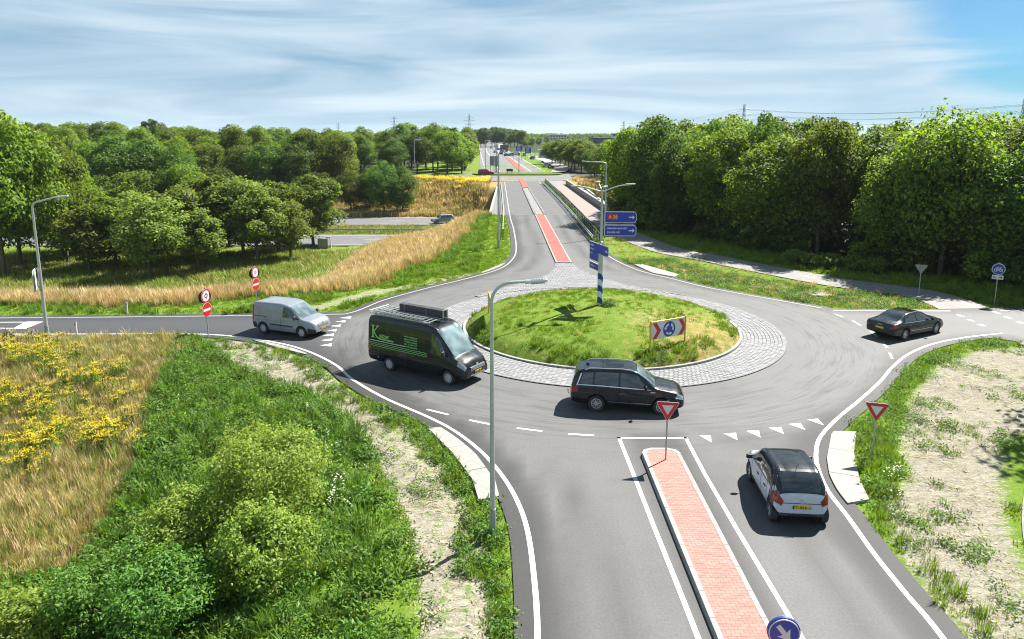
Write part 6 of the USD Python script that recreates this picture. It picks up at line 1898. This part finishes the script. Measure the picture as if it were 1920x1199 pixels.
shrub("pale green leafy shrub at the back of the near thicket", (-8.1, 20.6), 1.7, 2.9, 7000, "leaf_bush", 41)
shrub("largest light green shrub in the middle of the near thicket", (-6.9, 18.8), 2.3, 3.5, 13000, "leaf_bush", 42)
shrub("light green shrub at the left flank of the near thicket", (-9.1, 18.2), 1.8, 2.3, 8000, "leaf_bush", 43)
shrub("grey-green shrub at the front right of the near thicket", (-6.5, 16.5), 1.8, 2.6, 9000, "leaf_bush", 44)
shrub("dark glossy shrub at the bottom edge left of the thicket", (-10.2, 16.2), 1.9, 2.0, 9000, "leaf_bush_dark", 45)
shrub("dark shrub in the bottom left below the light thicket", (-8.3, 14.9), 1.8, 2.2, 8000, "leaf_bush_dark", 46)
shrub("low bright green shrub in the bottom left corner", (-12.0, 15.6), 1.6, 1.4, 6000, "leaf_bush", 47)
for k_, (px_, py_) in enumerate([(1490, 496), (1525, 502), (1560, 504), (1600, 508), (1632, 512)]):
    q_ = hit(px_, py_)
    shrub(["pale bramble bush leftmost of the five at the foot of the right-hand wood", "second pale bramble bush from the left under the wood", "middle pale bramble bush under the gap in the wood", "fourth pale bramble bush from the left under the wood", "rightmost of the five pale bramble bushes under the wood"][k_],
          (q_[0], q_[1]), 1.5, 1.15, 900, "leaf_grey", 60 + k_, .26, name="bramble_bush")


# ------------------------------------------------------------------ grass, weeds and flowers
def tuft(seed, n, h, spread, w, lean=.35):
    g = np.random.default_rng(seed)
    a = g.uniform(0, 6.28, n); r = spread * np.sqrt(g.uniform(0, 1, n))
    b = np.c_[r * np.cos(a), r * np.sin(a), np.full(n, -.03)]
    d = np.c_[np.cos(a + g.normal(0, .8, n)), np.sin(a + g.normal(0, .8, n)), np.zeros(n)]
    hh = h * g.uniform(.55, 1.15, n)
    ln = lean * g.uniform(.2, 1.2, n)
    m = b + np.c_[d[:, :2] * (hh * ln * .35)[:, None], hh * .6]
    t = b + np.c_[d[:, :2] * (hh * ln)[:, None], hh]
    s = np.c_[-d[:, 1], d[:, 0], np.zeros(n)] * (w * g.uniform(.7, 1.3, n))[:, None] / 2
    v = np.stack([b - s, b + s, m - s * .8, m + s * .8, t], 1).reshape(-1, 3)
    i = np.arange(n)[:, None] * 5
    return v, np.concatenate([i + [0, 1, 3], i + [0, 3, 2], i + [2, 3, 4]], 0)


def weed(seed, n, h, r, leaf):
    g = np.random.default_rng(seed)
    p = g.normal(0, 1, (n, 3)) * [r * .55, r * .55, 0]
    p[:, 2] = h * g.uniform(.1, 1, n) * np.exp(-(p[:, 0] ** 2 + p[:, 1] ** 2) / (r * r) * .7)
    nr = np.c_[p[:, :2] / r * .6, np.ones(n)]
    return leaf_cards(p, nr, leaf, leaf * .45, g, .3, .6)


def ragwort(seed):
    """(stems and leaves, flower heads)"""
    g = np.random.default_rng(seed)
    gv, gf, n = [], [], 0
    yv, yf, m = [], [], 0
    for s_ in range(4):
        a = g.uniform(0, 6.28); h = g.uniform(.65, 1.0); o = np.array([math.cos(a), math.sin(a), 0]) * g.uniform(.05, .3)
        tp = o * 1.5 + [0, 0, h]
        st = tube([o * .3 + [0, 0, -.05], tp], .010, 3, caps=False)
        gv.append(st.vertices); gf.append(np.asarray(st.faces) + n); n += len(st.vertices)
        k = 14
        lp = o + (tp - o) * g.uniform(.05, .8, (k, 1))
        v, f = leaf_cards(lp + g.normal(0, .03, (k, 3)), np.tile([0, 0, 1.0], (k, 1)), .16, .05, g)
        gv.append(v); gf.append(f + n); n += len(v)
        k = 15
        q = tp + np.c_[g.normal(0, .085, k), g.normal(0, .085, k), g.normal(.02, .025, k)]
        for c in q:
            th_ = np.arange(6) * math.pi / 3
            rr = g.uniform(.016, .026)
            v = np.vstack([c + [0, 0, .008], np.c_[c[0] + rr * np.cos(th_), c[1] + rr * np.sin(th_), np.full(6, c[2])]])
            f = np.array([(0, 1 + j, 1 + (j + 1) % 6) for j in range(6)])
            yv.append(v); yf.append(f + m); m += 7
    return (np.vstack(gv), np.vstack(gf)), (np.vstack(yv), np.vstack(yf))


def scatter(poly, per_m2, seed, cond=None, clump=None):
    g = np.random.default_rng(seed)
    x0, y0, x1, y1 = poly.bounds
    n = int((x1 - x0) * (y1 - y0) * per_m2)
    x_, y_ = g.uniform(x0, x1, n), g.uniform(y0, y1, n)
    k = shapely.contains_xy(poly, x_, y_)
    x_, y_ = x_[k], y_[k]
    if clump:
        k = meshkit.fbm(np.c_[x_ * clump[0], y_ * clump[0], 0 * x_], 3, seed) + g.uniform(-.06, .06, len(x_)) > clump[1]
        x_, y_ = x_[k], y_[k]
    if cond is not None:
        k = cond(x_, y_)
        x_, y_ = x_[k], y_[k]
    return x_, y_, g


OFFROAD = HARD.buffer(0.12)
shapely.prepare(OFFROAD)
offroad = lambda x_, y_: ~shapely.contains_xy(OFFROAD, x_, y_) & (np.abs(x_) < .76 * (y_ + 2.5) + 2)


def plant(name, label, protos, xy, g, smin, smax, zfun=terrain, cat="grass"):
    x_, y_ = xy
    return instancer(name, protos, np.c_[x_, y_, zfun(x_, y_)], g.uniform(smin, smax, len(x_)), g.uniform(0, 6.28, len(x_)), g.integers(0, len(protos), len(x_)), label, cat)


G_SHORT = [(tuft(1, 26, .17, .17, .020), "blade_green"), (tuft(2, 26, .15, .18, .020), "blade_lime"), (tuft(3, 22, .22, .16, .020), "blade_green")]
G_LONG = [(tuft(4, 34, .50, .20, .022, .5), "blade_green"), (tuft(5, 34, .42, .22, .022, .6), "blade_lime")]
G_STRAW = [(tuft(6, 30, .85, .24, .022, .35), "blade_straw"), (tuft(7, 30, .72, .26, .022, .45), "blade_straw"), (tuft(8, 26, .78, .24, .022, .4), "blade_gold")]
G_GOLD = [(tuft(9, 34, .62, .24, .018, .4), "blade_gold"), (tuft(10, 30, .50, .24, .018, .5), "blade_straw"), (tuft(11, 30, .55, .26, .020, .5), "blade_gold")]
WEEDS = [(weed(12, 70, .50, .36, .15), "blade_weed"), (weed(13, 60, .40, .40, .13), "blade_weed"), (tuft(14, 40, .55, .26, .026, .6), "blade_weed"), (weed(15, 60, .45, .34, .12), "blade_green")]

NEARW = Polygon(GP([(330, 655), (372, 655), (430, 705), (520, 745), (600, 808), (680, 880), (706, 940), (735, 1000), (755, 1080), (770, 1220), (760, 1420), (-200, 1420), (-200, 1080), (130, 1045), (200, 965), (262, 855), (268, 780), (300, 730)], -.8)).buffer(-.15).difference(SAND_W.buffer(.15))
x_, y_, g_ = scatter(NEARW, 15, 31, lambda a_, b_: offroad(a_, b_) & (b_ > 12), (.55, .33))
plant("rough_weeds", "rough green weeds between the sandy track and the dry field", WEEDS, (x_, y_), g_, .55, 1.25, cat="weeds")
W2 = Polygon(GP([(512, 738), (560, 742), (640, 790), (690, 850), (700, 905), (670, 880), (590, 800)], -.4)).buffer(.2)
x_, y_, g_ = scatter(W2.buffer(-.25), 12, 32, offroad)
plant("rough_weeds", "tongue of taller weeds on the edge of the sandy track", WEEDS[:3], (x_, y_), g_, .7, 1.3, cat="weeds")
x_, y_, g_ = scatter(SAND_W, 7, 33, offroad, (.9, .53))
plant("sparse_grass", "sparse grass patches on the sandy track", G_SHORT[:1] + WEEDS[1:2], (x_, y_), g_, .35, .8)
GOLDP = GOLD_W.intersection(sbox(-40, 12, 10, 45))
x_, y_, g_ = scatter(GOLDP, 17, 34, offroad)
plant("dry_grass", "dry golden grass in the field at the left edge", G_GOLD, (x_, y_), g_, .55, 1.15)
x_, y_, g_ = scatter(GOLDP, 5, 35, offroad, (.35, .50))
plant("rough_weeds", "green tufts among the dry golden grass", WEEDS[2:] + G_LONG[:1], (x_, y_), g_, .5, 1.0, cat="weeds")
rw = [ragwort(51), ragwort(52), ragwort(53)]
RAG = Polygon(GP([(-120, 655), (60, 652), (200, 700), (262, 745), (255, 850), (120, 830), (60, 880), (-120, 900)], -.5))
x_, y_, g_ = scatter(RAG, 3.6, 36, offroad, (.9, .42))
sc_, yw_, pi_ = g_.uniform(.7, 1.15, len(x_)), g_.uniform(0, 6.28, len(x_)), g_.integers(0, 3, len(x_))
pz_ = np.c_[x_, y_, terrain(x_, y_)]
rag = thing("ragwort", "yellow flowering ragwort scattered through the dry grass field", "wildflowers", (0, 0, 0), kind="stuff")
instancer("stem", [(q[0], "blade_weed") for q in rw], pz_, sc_, yw_, pi_, None, None, None, parent=rag)
instancer("flower_head", [(q[1], "petal_yellow") for q in rw], pz_, sc_, yw_, pi_, None, None, None, parent=rag)

# verges round the roads
VG = ROAD.buffer(5.2).difference(OFFROAD).intersection(sbox(-45, 9, 60, 64))
VG = VG.difference(SAND_W.buffer(-.3)).difference(SAND_E.buffer(.1)).difference(GOLD_W.buffer(-.3)).difference(NEARW)
VL = VG.intersection(sbox(-60, 40, 4, 64)).intersection(PL.buffer(.5))
x_, y_, g_ = scatter(VG.difference(sbox(-60, 40, 4, 64)), 15, 37, offroad)
plant("verge_grass", "green grass of the verges beside the carriageway", G_SHORT + WEEDS[1:2], (x_, y_), g_, .55, 1.2)
x_, y_, g_ = scatter(VL, 11, 38, lambda a_, b_: offroad(a_, b_) & ~shapely.contains_xy(SAND_NW.buffer(-.25), a_, b_))
plant("verge_grass", "bright green grass between the left carriageway and the straw-coloured bank", G_SHORT[1:] + G_SHORT[:1], (x_, y_), g_, .6, 1.2)
EDGE_E = LineString(se).buffer(2.3, single_sided=False).difference(ROAD.buffer(.12))
EDGE_E = unary_union([EDGE_E, Polygon(GP([(1600, 800), (1650, 790), (1690, 880), (1680, 945), (1640, 930), (1612, 880)]))]).difference(unary_union(PADS).buffer(.1))
x_, y_, g_ = scatter(EDGE_E, 12, 39, lambda a_, b_: offroad(a_, b_) & (dist(ROAD, a_, b_) < .45 + .9 * (meshkit.noise(np.c_[a_ * .8, b_ * .8, 0 * a_], 4))))
plant("verge_grass", "taller grass along the kerbless edge of the right carriageway", G_LONG + G_SHORT, (x_, y_), g_, .4, .8)
PT = Polygon(GP([(1590, 805), (1650, 785), (1665, 830), (1692, 880), (1682, 945), (1645, 935), (1615, 890)]))
x_, y_, g_ = scatter(PT, 14, 49, offroad)
plant("verge_grass", "thick grass patch round the foot of the right-hand give-way sign", G_LONG + WEEDS[3:], (x_, y_), g_, .5, 1.0)
EDGE_W = LineString(sw).buffer(2.4).difference(ROAD.buffer(.12)).difference(unary_union(PADS).buffer(.1)).intersection(sbox(-16, 9, 8, 37))
x_, y_, g_ = scatter(EDGE_W, 13, 43, lambda a_, b_: offroad(a_, b_) & (dist(ROAD, a_, b_) < .7 + 1.3 * (meshkit.noise(np.c_[a_ * .7, b_ * .7, 0 * a_], 8))))
plant("verge_grass", "taller grass along the near left edge of the carriageway", G_LONG + G_SHORT[:1] + WEEDS[:1], (x_, y_), g_, .4, .85)
x_, y_, g_ = scatter(SAND_E, 9, 40, offroad, (.7, .52))
plant("sparse_grass", "sparse grass on the sandy ground at the right", G_SHORT[:2] + WEEDS[1:2], (x_, y_), g_, .4, .9)
NEV = Polygon(np.vstack([ne[6:], arm_far[:2], PATH_C[::-1][:60]])).buffer(0).difference(OFFROAD)
x_, y_, g_ = scatter(NEV, 7, 41, offroad, (.6, .44))
plant("verge_grass", "short uneven grass between the carriageway and the cycle path", G_SHORT + G_GOLD[1:2], (x_, y_), g_, .4, .9)
BEY = LineString(PATH_C[8:]).buffer(9.5, single_sided=False).difference(PATH.buffer(.15)).difference(ROAD.buffer(.2)).intersection(sbox(8, 40, 60, 99))
x_, y_, g_ = scatter(BEY, 9, 42, lambda a_, b_: offroad(a_, b_) & ~shapely.contains_xy(NEV, a_, b_))
plant("verge_grass", "lush lime grass between the cycle path and the right-hand wood", [G_SHORT[1], G_LONG[1], G_SHORT[0]], (x_, y_), g_, .6, 1.3)
FARV = sbox(30, 40, 60, 62).difference(BEY)
x_, y_, g_ = scatter(FARV.difference(ROAD.buffer(.3)), 6, 47, lambda a_, b_: offroad(a_, b_) & (b_ > 43))
plant("verge_grass", "lush grass in front of the wood at the right edge", [G_LONG[1], G_LONG[0], WEEDS[2]], (x_, y_), g_, .7, 1.5)

# bank left of the bridge approach
x_, y_, g_ = scatter(sbox(-75, 44, -3, 101), 9, 44, lambda a_, b_: offroad(a_, b_) & (np.where(shapely.contains_xy(PL, a_, b_), -dist(RIM, a_, b_), dist(RIM, a_, b_)) > -.5 + g_n(a_, b_)) & (dist(PL, a_, b_) < 8.5)) if False else (None,) * 3
gB = np.random.default_rng(44)
bx0, by0 = gB.uniform(-75, -3, 42000), gB.uniform(43, 101, 42000)
din = np.where(shapely.contains_xy(PL, bx0, by0), -dist(RIM, bx0, by0), dist(RIM, bx0, by0))
nz0 = meshkit.fbm(np.c_[bx0 * .3, by0 * .3, 0 * bx0], 3, 6)
k_ = (din > -.8 + 1.6 * (nz0 - .5)) & (din < 10 + 6 * nz0) & (np.abs(bx0) < .76 * by0 + 3)
plant("dry_grass", "tall straw-coloured grass along the top of the left bank", G_STRAW, (bx0[k_], by0[k_]), gB, .65, 1.25)
k_ = (din > -6) & (din < -.3 + 1.6 * (nz0 - .5)) & (nz0 > .47) & offroad(bx0, by0) & ~shapely.contains_xy(SAND_NW.buffer(.1), bx0, by0) & (np.abs(bx0) < .76 * by0 + 3)
plant("verge_grass", "taller green grass below the straw-coloured bank", G_LONG + WEEDS[2:3], (bx0[k_], by0[k_]), gB, .5, 1.0)
k_ = (din > 11 + 5 * nz0) & (by0 > 50) & (np.abs(bx0) < .76 * by0 + 3) & (gB.uniform(0, 1, len(bx0)) < .40)
plant("meadow_grass", "yellow-green meadow grass on the low ground by the copse", [(tuft(16, 26, .6, .5, .045, .5), "blade_lime"), (tuft(17, 26, .6, .5, .045, .5), "blade_gold"), (tuft(18, 26, .5, .5, .045, .5), "blade_green")], (bx0[k_], by0[k_]), gB, .8, 1.5)
LIME = Polygon(np.vstack([nw[28:], CREST_W[CREST_W[:, 1] > 52][::-1]])).buffer(0).difference(OFFROAD).intersection(sbox(-14, 52, 3, 99.5))
x_, y_, g_ = scatter(LIME, 9, 53, offroad)
plant("verge_grass", "bright lime grass between the road and the bank before the bridge", [G_SHORT[1], G_SHORT[0]], (x_, y_), g_, .9, 1.5)
# far slope with yellow flowers
gx0, gy0 = gB.uniform(-62, -5, 9000), gB.uniform(146, 179, 9000)
nz1 = meshkit.fbm(np.c_[gx0 * .12, gy0 * .12, 0 * gx0], 3, 16)
k_ = (gx0 < -5.5) & ~((gy0 > 176) & (gx0 > -20))
far_t = [(tuft(19, 22, .9, .7, .08, .45), "blade_gold"), (tuft(20, 22, .9, .7, .08, .45), "blade_straw")]
plant("dry_grass", "dry golden grass on the far slope beyond the highway", far_t, (gx0[k_], gy0[k_]), gB, .7, 1.3)
flower_far = []
for s_ in (71, 72):
    g_ = np.random.default_rng(s_)
    p_ = np.c_[g_.normal(0, .4, 26), g_.normal(0, .4, 26), g_.uniform(.8, 1.15, 26)]
    flower_far.append((leaf_cards(p_, np.tile([0, -.3, 1.0], (26, 1)), .22, .2, g_, .1, .3), "petal_yellow"))
fyl = np.abs((gx0 + 14) - (gy0 - 168) * -1.6)
k2 = k_ & (nz1 > .47) & (np.abs((gy0 - 164) + (gx0 + 15) * .25) < 7) & (gx0 > -28) & (gB.uniform(0, 1, len(gx0)) < .45)
plant("ragwort", "drift of yellow flowers on the far slope left of the bridge", flower_far, (gx0[k2], gy0[k2]), gB, .7, 1.3, cat="wildflowers")
hx0, hy0 = gB.uniform(14, 27, 1500), gB.uniform(150, 178, 1500)
plant("dry_grass", "dry golden grass beyond the parapet of the cycle deck", far_t, (hx0[hx0 > 15.5], hy0[hx0 > 15.5]), gB, .7, 1.3)
mx0, my0 = gB.uniform(-130, -4, 5000), gB.uniform(119.8, 131.5, 5000)
plant("dry_grass", "thin dry grass on the central reservation of the highway", [(tuft(21, 20, .45, .6, .06, .5), "blade_gold"), (tuft(22, 20, .45, .6, .06, .5), "blade_lime")], (mx0, my0), gB, .6, 1.2)
# mound
x_, y_, g_ = scatter(Point(*RC).buffer(ISLE_R - .15), 17, 45)
r_ = np.hypot(x_ - RC[0], y_ - RC[1])
dry_side = sstep((x_ - 4) / 5) * sstep((43 - y_) / 5)
nz2 = meshkit.fbm(np.c_[x_ * .7, y_ * .7, 0 * x_], 3, 26)
k_ = (nz2 > .40 + .16 * dry_side)
plant("mound_grass", "short green grass on the roundabout mound", G_SHORT, (x_[k_], y_[k_]), g_, .45, .95, lambda a_, b_: hill(a_, b_))
k_ = (nz2 < .50) & (g_.uniform(0, 1, len(x_)) < .30)
plant("mound_dry_grass", "pale dry grass on the sunny side of the roundabout mound", [(tuft(23, 22, .16, .2, .016, .6), "blade_gold"), (tuft(24, 22, .14, .2, .016, .6), "blade_straw")], (x_[k_], y_[k_]), g_, .5, 1.0, lambda a_, b_: hill(a_, b_))
k_ = (r_ > ISLE_R - 1.25) & (y_ < 42.5) & (nz2 > .42)
plant("mound_weeds", "longer grass and weeds round the rim of the mound", G_LONG + WEEDS[1:2], (x_[k_], y_[k_]), g_, .40, .78, lambda a_, b_: hill(a_, b_), cat="weeds")
q_ = np.c_[RC[0] + .45 + g_.normal(0, .16, 14), RC[1] - .1 + g_.normal(0, .16, 14)]
plant("mound_weeds", "small clump of weeds at the foot of the banded mast", WEEDS[:2], (q_[:, 0], q_[:, 1]), g_, .6, .9, lambda a_, b_: hill(a_, b_), cat="weeds")
bk = LineString(RW).buffer(.5)
x_, y_, g_ = scatter(bk, 3.2, 46)
plant("rough_weeds", "weeds growing along the black bridge railing", WEEDS[:1] + G_LONG, (x_, y_), g_, .8, 1.5, lambda a_, b_: np.zeros_like(a_), cat="weeds")
white_fl = []
g_ = np.random.default_rng(81)
p_ = np.c_[g_.normal(0, .12, 9), g_.normal(0, .12, 9), g_.uniform(.4, .6, 9)]
white_fl.append((leaf_cards(p_, np.tile([0, 0, 1.0], (9, 1)), .06, .055, g_, .1, .2), "petal_white"))
x_, y_, g_ = scatter(unary_union([NEARW.intersection(sbox(-9, 18, 0, 34)), Polygon(GP([(1640, 880), (1690, 880), (1690, 950), (1650, 940)]))]), 2.0, 48, offroad, (.5, .50))
plant("white_flowers", "small white flowers dotted in the rough weeds", white_fl, (x_, y_), g_, .6, 1.2, cat="wildflowers")

# clods and bits of straw on the bare ground
def lump(seed):
    g = np.random.default_rng(seed)
    s = trimesh.creation.icosphere(1, 1.0)
    s.vertices = s.vertices * g.uniform(.7, 1.2, (len(s.vertices), 1)) * [1.2, .9, .55]
    return s


clods = [(lump(k_), "clod") for k_ in (1, 2, 3)]
for poly, n_, lab in ((SAND_E.intersection(sbox(8, 11, 40, 40)), 9, "clods of earth scattered on the sandy ground at the right"), (SAND_W, 8, "clods of earth scattered along the sandy track")):
    x_, y_, g_ = scatter(poly, n_, 90, offroad)
    s_ = g_.uniform(.012, .05, len(x_)) * np.where(g_.uniform(0, 1, len(x_)) < .06, 1.8, 1)
    instancer("clods", clods, np.c_[x_, y_, terrain(x_, y_)], s_, g_.uniform(0, 6.28, len(x_)), g_.integers(0, 3, len(x_)), lab, "clods")
    x_, y_, g_ = scatter(poly, 10, 91, offroad, (1.1, .46))
    instancer("straw_litter", [(tuft(95, 9, .05, .22, .022, 4.5), "blade_gold"), (tuft(96, 8, .04, .2, .02, 5.0), "dead_twig")], np.c_[x_, y_, terrain(x_, y_) + .02], g_.uniform(.6, 1.4, len(x_)), g_.uniform(0, 6.28, len(x_)), g_.integers(0, 2, len(x_)), lab.replace("clods of earth", "dry stalks"), "litter")
# ------------------------------------------------------------------ air
mat_haze = usdkit.material(stage, "/World/Looks/air", {"v": ("principled_volume", {"color": (0.72, 0.84, 0.95), "density": 0.00006, "anisotropy": 0.2})}, [], volume="v.volume")
hz = usdkit.mesh(stage, "/World/haze", box(-3900, 3900, -140, 6800, -8.5, 70), mat_haze)
meta(hz.GetPrim(), "thin summer haze over the whole landscape", "haze", None, "stuff")
